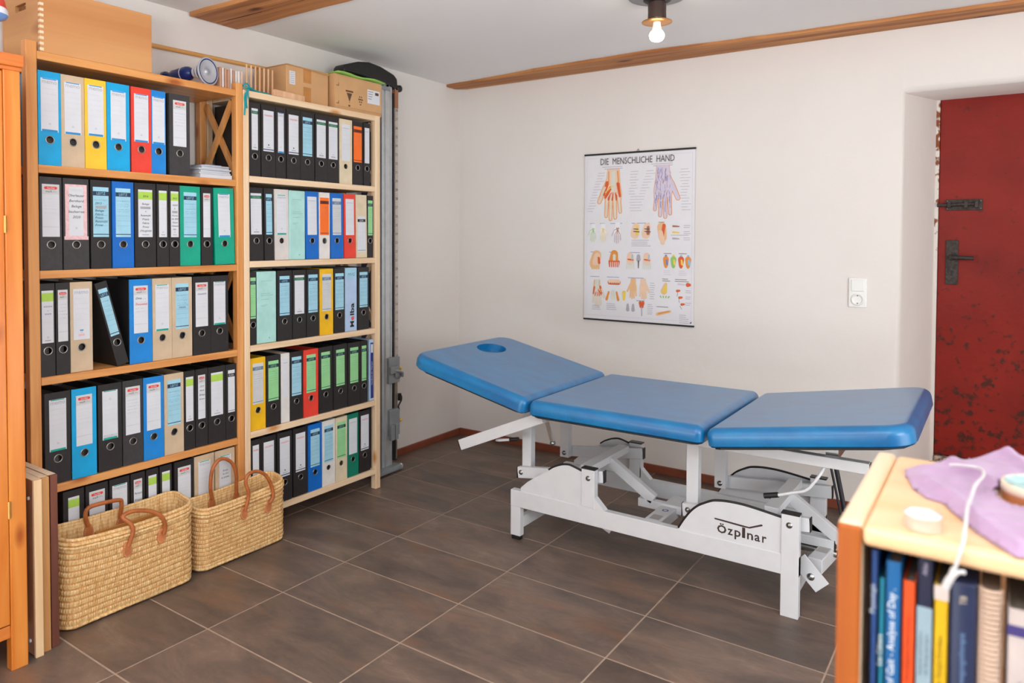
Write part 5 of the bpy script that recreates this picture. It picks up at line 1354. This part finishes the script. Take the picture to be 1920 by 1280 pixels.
def basket(label, x0, x1, y0, y1, zr, rot=0.0, handles=(), inner=()):
    """x0 back, x1 front; zr(u, front) rim height"""
    cx_, cy_ = (x0 + x1) / 2, (y0 + y1) / 2
    root = thing('straw_basket', label, 'basket', (cx_, cy_, 0), 'straw baskets by the left bookcase')
    rc = 0.045
    def path(n, grow):
        """rounded rectangle, counter-clockwise, n points evenly spaced"""
        hx, hy = (x1 - x0) / 2 + grow, (y1 - y0) / 2 + grow; r_ = rc + grow
        segs = []
        corners = [(hx - r_, hy - r_, 0), (-hx + r_, hy - r_, PI / 2), (-hx + r_, -hy + r_, PI), (hx - r_, -hy + r_, 1.5 * PI)]
        pts = []
        for k, (a, b, s_) in enumerate(corners):
            for i in range(13):
                an = s_ + PI / 2 * i / 12; pts.append((a + r_ * math.cos(an), b + r_ * math.sin(an), math.cos(an), math.sin(an)))
        pts.append(pts[0])
        d = [0]
        for i in range(1, len(pts)): d.append(d[-1] + math.hypot(pts[i][0] - pts[i - 1][0], pts[i][1] - pts[i - 1][1]))
        T_ = d[-1]; out = []; j = 0
        for i in range(n):
            s_ = T_ * i / n
            while d[j + 1] < s_: j += 1
            t = (s_ - d[j]) / max(1e-9, d[j + 1] - d[j]); p_, q_ = pts[j], pts[j + 1]
            out.append(tuple(p_[k] + (q_[k] - p_[k]) * t for k in range(4)))
        return out, T_
    _, T0 = path(8, 0)
    N_ = int(T0 / 0.0076); n = N_ * 3; rows = 15
    pts, _ = path(n, 0)
    rn = random.Random(int(abs(y0) * 100)); m = MB()
    verts = []; sub = 4; nz = rows * sub + 1
    jit = [[rn.uniform(.6, 1.25) for _ in range(N_)] for _ in range(rows)]
    shift = [rn.uniform(-.4, .4) for _ in range(rows)]
    for iz in range(nz):
        t = iz / (nz - 1); row = min(rows - 1, iz // sub); ph = (iz % sub) / sub if iz < nz - 1 else 0
        prof_z = (0.0, 0.75, 1.0, 0.75)[iz % sub] if iz < nz - 1 else 0.0
        for i in range(n):
            px_, py_, nx_, ny_ = pts[i]
            cell = (i // 3 + row) % N_; c = i % 3
            px3 = (0.0, 1.0, 0.85)[(i + (row % 2)) % 3]
            bulge = (0.0044 * prof_z * (0.12 + 0.88 * px3) + 0.0012 * px3) * jit[row][cell] - 0.0008
            zz = zr(py_ + cy_, nx_, px_)
            z = 0.004 + (zz - 0.004) * t
            low = 0.010 * (1 - min(1, t * 12)) ** 2
            und = 0.0025 * math.sin(py_ * 22 + t * 5)
            g = bulge - low + und * (1 if abs(nx_) > .9 else 0)
            lean = 0.0022 * (ph - .5) if prof_z else 0
            tx, ty = -ny_, nx_
            verts.append((cx_ + px_ + nx_ * g + tx * lean, cy_ + py_ + ny_ * g + ty * lean, z))
    fs = []
    for iz in range(nz - 1):
        for i in range(n):
            i2 = (i + 1) % n; fs.append((iz * n + i, iz * n + i2, (iz + 1) * n + i2, (iz + 1) * n + i))
    m.add(verts, fs, 0, True)
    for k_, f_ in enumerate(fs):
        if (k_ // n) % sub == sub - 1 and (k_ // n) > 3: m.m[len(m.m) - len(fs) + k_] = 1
    # inner face with horizontal coils
    nin = 90; pin, _ = path(nin, -0.007); vi = []; nzi = 66
    for iz in range(nzi + 1):
        t = iz / nzi
        for (px_, py_, nx_, ny_) in pin:
            zz = zr(py_ + cy_, nx_, px_); z = 0.010 + (zz - 0.010) * t; g = 0.0018 * abs(math.sin(iz * PI / 3))
            vi.append((cx_ + px_ - nx_ * g, cy_ + py_ - ny_ * g, z))
    fi = [(iz * nin + (i + 1) % nin, iz * nin + i, (iz + 1) * nin + i, (iz + 1) * nin + (i + 1) % nin) for iz in range(nzi) for i in range(nin)]
    fi.append(list(range(nin)))
    m.add(vi, fi, 0, True)
    m.build('woven_body', [STRAW, ROW_SHADE], root)
    # rim coils
    def coil(grow, dz, r_):
        pp, _ = path(120, grow)
        c_ = [Vector((cx_ + p_[0], cy_ + p_[1], (zr(p_[1] + cy_, p_[2], p_[0]) + dz if dz > -.1 else .014) + 0.0006 * math.sin(i * 2.1))) for i, p_ in enumerate(pp)]
        c_.append(c_[0]); return MB().tube(c_, r_, 8, cap=False)
    coil(-0.003, 0.001, 0.0062).build('rim_coil', STRAW, root)
    coil(0.0025, -0.012, 0.0058).build('rim_coil', STRAW, root)
    coil(0.0028, -0.0235, 0.0056).build('rim_coil', STRAW, root)
    coil(-0.004, -0.5, 0.0062).build('rim_coil', STRAW, root)
    for (pa, pb_, arc, outn) in handles:
        h = MB().tube(curvepts(arc, 8), 0.0072, 12).build('handle', TANL, root)
        for (yc, zc, tilt) in (pa, pb_):
            mm = MB(); n_ = 20; ring = []
            xf = outn[0]; sg = outn[1]
            for k in range(n_):
                an = 2 * PI * k / n_; a = 0.0165 * math.cos(an) * (1 + .2 * math.cos(an + PI / 2)); b = 0.027 * math.sin(an)
                a, b = a * math.cos(tilt) - b * math.sin(tilt), a * math.sin(tilt) + b * math.cos(tilt)
                ring.append((yc + a, zc + b))
            mm.prism(ring, 'x', xf, xf + sg * 0.005)
            pt_ = mm.build('leather_patch', TANL2, h, bevel=0.0015)
            st = MB()
            for k in range(0, n_):
                an = 2 * PI * k / n_; a = 0.013 * math.cos(an) * (1 + .2 * math.cos(an + PI / 2)); b = 0.0225 * math.sin(an)
                a, b = a * math.cos(tilt) - b * math.sin(tilt), a * math.sin(tilt) + b * math.cos(tilt)
                st.box(min(xf + sg * .0048, xf + sg * .0062), max(xf + sg * .0048, xf + sg * .0062), yc + a - .0012, yc + a + .0012, zc + b - .0007, zc + b + .0007)
            st.build('stitching', STITCH, root)
    return root
def zr1(y, nx, px):
    u = (y + 2.40) / 0.24
    front = 0.5 + px / 0.16
    return 0.308 - 0.026 * max(0, min(1, front)) + 0.012 * abs(u) ** 3 + 0.01 * max(0, -u) * front
def zr2(y, nx, px):
    u = (y + 1.94) / 0.21; front = 0.5 + px / 0.15
    return 0.262 - 0.022 * max(0, min(1, front)) + 0.008 * u + 0.01 * abs(u) ** 3
XF1 = 0.4595
basket('large flat straw basket with brown leather handles, beside the leaning wooden panels', 0.3155, 0.458, -2.630, -2.172, zr1, handles=[
    ((-2.4280, 0.2110, .1), (-2.3050, 0.2180, -.1),
     [(.470, -2.4280, 0.2260), (.474, -2.4140, 0.2720), (.470, -2.4210, 0.3020), (.455, -2.4390, 0.3270), (.455, -2.4060, 0.3360), (.462, -2.3490, 0.3210), (.470, -2.3100, 0.2910), (.472, -2.2970, 0.2520), (.469, -2.3010, 0.2240)], (XF1, 1)),
    ((-2.4900, 0.2650, 0), (-2.3800, 0.2540, 0),
     [(.332, -2.4950, 0.2860), (.336, -2.5050, 0.3270), (.338, -2.4940, 0.3510), (.338, -2.4460, 0.3530), (.338, -2.3920, 0.3470), (.336, -2.3810, 0.3320), (.332, -2.3850, 0.2790)], (.3225, 1))])
XF2 = 0.4365
basket('smaller straw basket with upright leather handles, standing nearer the wall corner', 0.316, 0.435, -2.140, -1.735, zr2, handles=[
    ((-1.9470, 0.1810, .1), (-1.8300, 0.1710, -.15),
     [(.447, -1.9470, 0.1960), (.451, -1.9340, 0.2570), (.449, -1.9460, 0.3040), (.447, -1.9340, 0.3350), (.446, -1.8910, 0.3370), (.446, -1.8470, 0.3070), (.448, -1.8190, 0.2500), (.450, -1.8160, 0.2110), (.446, -1.8300, 0.1890)], (XF2, 1)),
    ((-2.0160, 0.2190, 0), (-1.9030, 0.2090, 0),
     [(.332, -2.0180, 0.2370), (.337, -2.0290, 0.2900), (.339, -2.0220, 0.3570), (.340, -1.9950, 0.3890), (.340, -1.9640, 0.3880), (.340, -1.9300, 0.3590), (.338, -1.9120, 0.3060), (.333, -1.9080, 0.2260)], (.3225, 1))])
# something flat and brown standing inside the large basket
tag(MB().box(0.345, 0.352, -2.48, -2.24, 0.02, 0.262).build('cardboard_sheet', mat('orange_card', rgb(206, 140, 70), 0.6)), 'orange-brown sheet of card standing inside the large straw basket', 'card')

# ------------------------------------------------------------------ three panels stored on edge, cupboard
PNL = [(0.520, -2.7395, -2.7175, .548, 'pale', wood('panel_pale', rgb(222, 184, 138), rgb(240, 208, 166), axis='z', knots=False)),
       (0.505, -2.7115, -2.6905, .545, 'light brown', wood('panel_tan', rgb(186, 130, 76), rgb(206, 154, 98), axis='z', knots=False)),
       (0.500, -2.6855, -2.6645, .545, 'dark brown', wood('panel_dark', rgb(98, 54, 42), rgb(124, 72, 56), axis='z', knots=False))]
FACE = [mat('panel_face_brown', rgb(176, 128, 98), 0.6), mat('panel_face_b', rgb(196, 150, 116), 0.6), mat('panel_face_c', rgb(176, 128, 98), 0.6)]
TOPC = mat('panel_top_edge', rgb(238, 214, 182), 0.7)
for i, (xf, ya, yb, h, nm, mt) in enumerate(PNL):
    rt = thing('stored_panel', '%s edged wooden panel stored upright between cupboard and basket' % nm, 'panel', ((xf + .05) / 2, (ya + yb) / 2, 0), 'panels stored between cupboard and bookcase')
    MB().box(0.05, xf - 0.012, ya, yb, 0.004, h - 0.002).build('sheet', FACE[i], rt, bevel=0.001)
    MB().box(xf - 0.012, xf, ya - .0003, yb + .0003, 0.0, h).build('front_edge', mt, rt, bevel=0.0015, label='%s front edge' % nm)
    MB().box(0.05, xf - 0.012, ya - .0002, yb + .0002, h - 0.002, h).build('top_edge', TOPC, rt)
    cp = MB()
    for z in (.045, h - .06): cp.lathe([(0.0005, 0.0042), (0.005, 0.0042), (0.006, 0.0)], (xf - .035, ya, z), (0, -1, 0), 12)
    cp.build('corner_peg', WHITE, rt, label='white plastic peg')
cb = thing('cupboard', 'varnished orange pine cupboard cut by the left edge of the photo', 'cupboard', (0.28, -3.2, 0))
CY0, CY1 = -3.70, -2.766
MB().box(0.03, 0.50, CY0, CY1, 0.10, 1.782).build('carcass', W_CUP, cb)
for yb in (CY1, CY0 + 0.045):
    MB().box(0.50, 0.535, yb - 0.045, yb, 0.0, 1.782).build('stile', W_CUP, cb, bevel=0.003)
    MB().box(0.03, 0.07, yb - 0.045, yb, 0.0, 0.10).build('leg', W_CUP, cb, bevel=0.003)
MB().box(0.505, 0.53, CY0 + 0.045, CY1 - 0.045, 0.10, 0.138).build('bottom_rail', W_CUPY, cb, bevel=0.002)
MB().box(0.02, 0.548, CY0 - 0.012, CY1 + 0.008, 1.786, 1.822).build('cornice', W_CUPY, cb, bevel=0.005)
MB().box(0.02, 0.541, CY0 - 0.006, CY1 + 0.003, 1.774, 1.786).build('cornice_moulding', W_CUPY, cb, bevel=0.003)
for (ya, yb) in ((CY0 + .046, -3.236), (-3.232, CY1 - .046)):
    d_ = MB().box(0.508, 0.534, ya, yb, 0.142, 1.770).build('door_leaf', W_CUP, cb, bevel=0.003)
    hy = yb if yb > -3.0 else ya
    BRS = mat('worn_brass_hinge', rgb(206, 156, 84), 0.35, metal=0.6)
    for z in (1.30, 0.46):
        MB().tube([(0.537, hy, z), (0.537, hy, z + 0.05)], 0.0045, 10).build('hinge', BRS, d_)
    hd = MB().lathe([(0.0005, 0.026), (0.012, 0.024), (0.014, 0.016), (0.007, 0.008), (0.006, 0)], (0.534, (-3.27 if hy == ya else -3.20), 0.95), (1, 0, 0), 16)
    hd.build('knob', BRS, d_)
tv = thing('striped_pot', 'red, white and blue rounded object above the cupboard at the left edge', 'pot', (0.455, -2.819, 1.822))
PX, PY = 0.455, -2.819
MB().lathe([(0.0005, 0.001), (0.028, 0.001), (0.03, 0.01), (0.012, 0.03), (0.010, 0.08), (0.014, 0.10), (0.046, 0.112), (0.053, 0.122)], (PX, PY, 1.822), (0, 0, 1), 28).build('stand', mat('pot_blue', rgb(110, 150, 210), 0.3), tv)
MB().lathe([(0.053, 0.122), (0.052, 0.135), (0.048, 0.142)], (PX, PY, 1.822), (0, 0, 1), 28).build('white_band', WL, tv)
MB().lathe([(0.048, 0.142), (0.045, 0.162), (0.038, 0.182), (0.022, 0.196), (0.0005, 0.2)], (PX, PY, 1.822), (0, 0, 1), 28).build('red_dome', mat('pot_red', rgb(214, 60, 40), 0.35), tv)

# ------------------------------------------------------------------ foreground bookcase
BX0, BX1, BY0, BY1, BZ = 2.781, 3.62, -2.790, -2.440, 0.950
fb = thing('low_bookcase', 'low beech bookcase with rounded top edge in the right foreground', 'bookcase', ((BX0 + BX1) / 2, -2.6, 0))
sdp = MB().box(BX0, BX0 + 0.027, BY0 + .003, BY1, 0, BZ + .002).build('side_panel', W_BOOK_LIT, fb, bevel=0.007, seg=4)
MB().box(BX0 + .0004, BX0 + 0.0266, BY0, BY0 + .012, 0, BZ - .001).build('front_edge', W_BOOKZ_SHADE, sdp, bevel=0.004, seg=3, label='orange front edge')  # same beech; the orange is shade painted in
MB().box(BX1 - 0.027, BX1, BY0, BY1, 0, BZ + .002).build('side_panel', W_BOOKZ_SHADE, fb, bevel=0.007, seg=4)
MB().box(BX0 + 0.027, BX1 - 0.027, BY0 + 0.002, BY1, BZ - 0.024, BZ).build('top_board', W_BOOKX_LIT, fb, bevel=0.009, seg=5)
for z in (0.66, 0.36, 0.08): MB().box(BX0 + 0.027, BX1 - 0.027, BY0 + 0.012, BY1 - .01, z - 0.02, z).build('shelf_board', W_BOOKX_LIT, fb, bevel=0.002)
MB().box(BX0 + 0.02, BX1 - 0.02, BY1 - 0.01, BY1 - 0.004, 0.05, BZ - 0.024).build('back_panel', W_BOOKX_LIT, fb)
def book(x0, x1, ztop, rgbc, label, texts=(), bands=(), y=-2.773, roundsp=False, name='book', extra=None):
    rt = thing(name, label, 'book', ((x0 + x1) / 2, y, 0.6605), 'books in the low bookcase')
    cm_ = mat('book_' + str(rgbc), rgb(*[q * .86 for q in rgbc]), 0.45)
    cv_ = MB()
    if roundsp:
        n = 10; pts = []
        for i in range(n + 1):
            a = PI * i / n; pts.append(((x0 + x1) / 2 - (x1 - x0) / 2 * math.cos(a), y - 0.006 * math.sin(a) + .004))
        pts += [(x1, y + .17), (x0, y + .17)]
        cv_.prism(pts, 'z', 0.6605, ztop)
        cv_.build('cover', cm_, rt, bevel=0.002)
    else:
        cv_.box(x0 + .0003, x1 - .0003, y, y + 0.0025, 0.6605, ztop).box(x0 + .0003, x0 + .0021, y, y + 0.165, 0.6605, ztop).box(x1 - .0021, x1 - .0003, y, y + 0.165, 0.6605, ztop)
        cv_.build('cover', cm_, rt, bevel=0.0006)
        MB().box(x0 + .0021, x1 - .0021, y + .003, y + .160, 0.664, ztop - 0.006).build('pages', PAGES_SHADE, rt)
    for (za, zb, c_) in bands:
        MB().box(x0 + .0003, x1 - .0003, y - .0004, y, za, zb).build('spine_band', mat('band_' + str(c_), rgb(*[q * .88 for q in c_]), 0.45), rt)
    for (txt, zc, size, c_, dx) in texts:
        t = MB(); vv, ff = text2d(txt, size, 'CENTER')
        t.add([((x0 + x1) / 2 + dx - b, y - (.0075 if roundsp else .0006) + (.0045 if roundsp else 0), zc + a) for a, b in vv], ff)
        t.build('spine_lettering', mat('txt_' + str(c_), rgb(*c_), 0.6), rt)
    return rt
def bxx(u): return u
B_ = [(2.817, 2.825, 0.919, (28, 72, 140), 'thin dark blue book, leftmost in the low bookcase', [('Physiologie', 0.86, 0.008, (190, 200, 215), 0.001)], [], False), (2.826, 2.833, 0.887, (0, 128, 158), 'thin teal book beside the leftmost book of the low bookcase', [('Les Cahiers', 0.8, 0.008, (220, 226, 226), 0.001)], [], False), (2.833, 2.85, 0.91, (0, 104, 172), 'tall bright blue book with white title, beside the orange one', [('Analyse of Gait - Analyse of Day .', 0.8, 0.0115, (230, 236, 240), 0.002)], [], False), (2.851, 2.865, 0.891, (246, 84, 16), 'orange book between the bright blue and navy-topped books', [('Neurologische Untersuchung', 0.81, 0.0065, (170, 50, 10), 0.001)], [], False), (2.866, 2.882, 0.924, (26, 30, 62), 'book with navy top and light blue lower spine', [('Atlas', 0.91, 0.007, (180, 170, 190), 0.002), ('Anatomie und Funktion', 0.81, 0.0055, (70, 90, 110), -0.002), ('der Bewegungsorgane', 0.81, 0.0055, (70, 90, 110), 0.004)], [(0.6605, 0.865, (160, 184, 196))], False), (2.883, 2.898, 0.895, (240, 192, 10), 'yellow book with white top under the hanging cord', [('Manuelle Therapie Grundlagen', 0.8, 0.006, (120, 96, 10), 0.001)], [(0.878, 0.8945000000000001, (230, 214, 206))], False), (2.899, 2.925, 0.904, (38, 50, 88), 'thick navy book with rounded spine and silver title', [('TB', 0.885, 0.009, (206, 190, 170), 0.003), ('Lehrbuch der Bewegungstherapie', 0.79, 0.0085, (110, 140, 180), 0.002)], [], True), (2.953, 2.978, 0.888, (224, 208, 202), 'white book with purple stripe at the right frame edge', [('Praxis', 0.8, 0.008, (120, 110, 130), 0.002)], [(0.858, 0.87, (74, 62, 130))], False), (2.978, 2.998, 0.909, (120, 140, 90), 'olive green book beyond the right frame edge', [], [], False)]
for (x0, x1, zt, c_, lab, tx, bd, rs) in B_:
    if lab.startswith('SPIRAL'): continue
    book(x0, x1, zt, c_, lab, tx, bd, roundsp=rs)
SX0, SX1, SZ = (2.927, 2.948, 0.906)
sp_ = thing('spiral_bound_book', 'thick spiral-bound beige book with ribbed spine in the low bookcase', 'book', ((SX0 + SX1) / 2, -2.77, 0.66), 'books in the low bookcase')
MB().box(SX0 + .001, SX1 - .001, -2.762, -2.60, 0.6605, SZ - .003).build('pages', mat('dark_page_gap', rgb(96, 78, 66), 0.8), sp_)
ss = MB()
z = 0.668
while z < SZ - 0.004:
    pts = [((SX0 + SX1) / 2 - (SX1 - SX0) / 2 * math.cos(PI * i / 12), -2.762 - 0.012 * math.sin(PI * i / 12), z + .0008 * math.sin(PI * i / 12)) for i in range(13)]
    ss.tube(pts, 0.0022, 6); z += 0.0058
ss.build('wire_coils', mat('beige_coil', rgb(214, 184, 162), 0.5), sp_)

# ------------------------------------------------------------------ on the low bookcase
tl_ = thing('tea_light', 'small white tea light in a metal cup on the low bookcase', 'candle', (2.869, -2.752, BZ))
TLX, TLY = 2.8690, -2.7535
MB().lathe([(0.0005, 0.0003), (0.0195, 0.0003), (0.0202, 0.002), (0.0202, 0.0165), (0.0212, 0.0175), (0.0206, 0.0182), (0.0192, 0.0165), (0.019, 0.012)], (TLX, TLY, BZ), n=36).build('metal_cup', mat('tealight_alu', rgb(216, 212, 208), 0.3, metal=0.5), tl_)
MB().lathe([(0.0192, 0.0155), (0.010, 0.0148), (0.0035, 0.0138), (0.0005, 0.0138)], (TLX, TLY, BZ), n=36).build('wax', mat('white_wax', rgb(240, 240, 238), 0.4), tl_)
MB().tube([(TLX, TLY, BZ + .0138), (TLX + .001, TLY, BZ + .0185)], 0.0007, 6).build('wick', INK, tl_)
# crumpled lilac cloth
def cloth():
    outl = [(2.833, -2.560), (2.828, -2.530), (2.836, -2.508), (2.858, -2.478), (2.882, -2.448), (2.905, -2.415), (2.925, -2.385), (2.950, -2.375), (2.985, -2.37), (3.05, -2.385), (3.10, -2.42), (3.14, -2.50), (3.13, -2.60), (3.10, -2.70), (3.06, -2.76), (3.01, -2.782),
            (2.975, -2.786), (2.958, -2.790), (2.940, -2.765), (2.921, -2.735), (2.905, -2.700), (2.893, -2.676), (2.884, -2.650), (2.864, -2.640), (2.846, -2.610)]
    bm = bmesh.new()
    vs_ = [bm.verts.new((x, y, 0)) for x, y in outl]
    bm.faces.new(vs_); 
    # grid fill
    n = 56; x0, x1, y0, y1 = 2.82, 3.15, -2.80, -2.36
    bm.free(); bm = bmesh.new()
    def inside(x, y):
        c = False; j = len(outl) - 1
        for i in range(len(outl)):
            xi, yi = outl[i]; xj, yj = outl[j]
            if (yi > y) != (yj > y) and x < (xj - xi) * (y - yi) / (yj - yi) + xi: c = not c
            j = i
        return c
    def snap(x, y):
        best = None
        for i in range(len(outl)):
            a = Vector(outl[i]); b = Vector(outl[(i + 1) % len(outl)]); p_ = Vector((x, y)); ab = b - a
            t = max(0, min(1, (p_ - a).dot(ab) / ab.length_squared)); q_ = a + ab * t; d = (p_ - q_).length
            if best is None or d < best[0]: best = (d, q_)
        return best
    step = 0.0045; grid = {}
    nx_, ny_ = int((x1 - x0) / step), int((y1 - y0) / step)
    def hgt(x, y, d):
        v = Vector((x * 22, y * 22, 1.3)); w_ = Vector((x * 9 + 4, y * 9, 3.1))
        f = 0.010 * (0.5 + noise.noise(w_)) + 0.006 * abs(noise.noise(v)) + 0.009 * max(0, math.sin(x * 60 + y * 34 + 2 * noise.noise(w_))) ** 3
        g = 0.008 * math.exp(-((x - 2.935) ** 2 + (y + 2.385) ** 2) / 0.002)
        return 0.0035 + max(0.0, f + g) * min(1, d / 0.02)
    for i in range(nx_ + 1):
        for j in range(ny_ + 1):
            x = x0 + i * step; y = y0 + j * step; d, q_ = snap(x, y)
            ins = inside(x, y)
            if math.hypot(x - 2.989, y + 2.575) < 0.0475: continue
            if ins or d < step * 1.0:
                if not ins or d < step * .45: x, y = q_; d = 0
                grid[i, j] = bm.verts.new((x, y, BZ + hgt(x, y, d)))
    for (i, j) in list(grid):
        k = [(i, j), (i + 1, j), (i + 1, j + 1), (i, j + 1)]
        if all(q in grid for q in k):
            try:
                f = bm.faces.new([grid[q] for q in k]); f.smooth = True
            except ValueError: pass
    bmesh.ops.remove_doubles(bm, verts=bm.verts, dist=0.0004)
    loose = [v for v in bm.verts if not v.link_faces]
    bmesh.ops.delete(bm, geom=loose, context='VERTS')
    bmesh.ops.recalc_face_normals(bm, faces=bm.faces)
    me = bpy.data.meshes.new('cloth'); bm.to_mesh(me); bm.free()
    me.materials.append(mat('lilac_fabric', rgb(182, 148, 184), 0.9, var=0.05, vscale=40, bump=0.25, bscale=500, sheen=0.3))
    o = bpy.data.objects.new('lilac_cloth', me); COL.objects.link(o)
    s_ = o.modifiers.new('t', 'SOLIDIFY'); s_.thickness = 0.003; s_.offset = -1
    tag(o, 'crumpled lilac cloth lying on the low bookcase', 'cloth')
cloth()
tn = thing('round_tin', 'small round tin with blue patterned lid standing amid the lilac cloth', 'tin', (2.989, -2.575, BZ))
MB().lathe([(0.0005, 0), (0.042, 0), (0.043, 0.002), (0.043, 0.014)], (2.989, -2.575, BZ + .0005), n=40).build('tin_body', mat('copper_tin', rgb(206, 136, 88), 0.3, metal=0.4), tn)
MB().lathe([(0.043, 0.014), (0.0445, 0.0145), (0.0445, 0.022), (0.0435, 0.0245), (0.041, 0.0255), (0.0405, 0.0245), (0.0005, 0.0245)], (2.989, -2.575, BZ + .0005), n=40, mi=[1, 1, 1, 1, 1, 0]).build('lid', [mat('lid_print', rgb(176, 214, 218), 0.3, var=0.5, vscale=70), mat('lid_cream', rgb(230, 214, 186), 0.3)], tn)
# white fabric cord with a split end
cdm = mat('white_cord', rgb(208, 205, 204), 0.8, bump=0.3, bscale=500)
cd = thing('white_cord', 'white woven cord crossing the lilac cloth and hanging over the front edge', 'cord', (2.91, -2.7, BZ))
MB().tube(curvepts([(2.884, -2.535, .972), (2.900, -2.533, .974), (2.921, -2.541, .975), (2.926, -2.572, .975), (2.918, -2.620, .974), (2.9145, -2.675, .973), (2.912, -2.720, .972), (2.912, -2.770, .966), (2.911, -2.789, .957), (2.9085, -2.7965, .946), (2.9055, -2.7975, .934), (2.903, -2.7985, .924)], 6), 0.0020, 10).build('cord', cdm, cd)
MB().tube(curvepts([(2.903, -2.7985, .928), (2.901, -2.7985, .919), (2.898, -2.7985, .912), (2.8955, -2.7985, .9045)], 4), 0.0042, 10, rs=[.0028, .003, .0032, .0034, .0036, .0038, .004, .0042, .0042, .004, .0041, .0042, .0042]).build('cord_end', cdm, cd)
MB().tube(curvepts([(2.9025, -2.7985, .918), (2.906, -2.7990, .9235), (2.9095, -2.7990, .926), (2.914, -2.7985, .926)], 4), 0.0024, 8).build('cord_tail', cdm, cd)
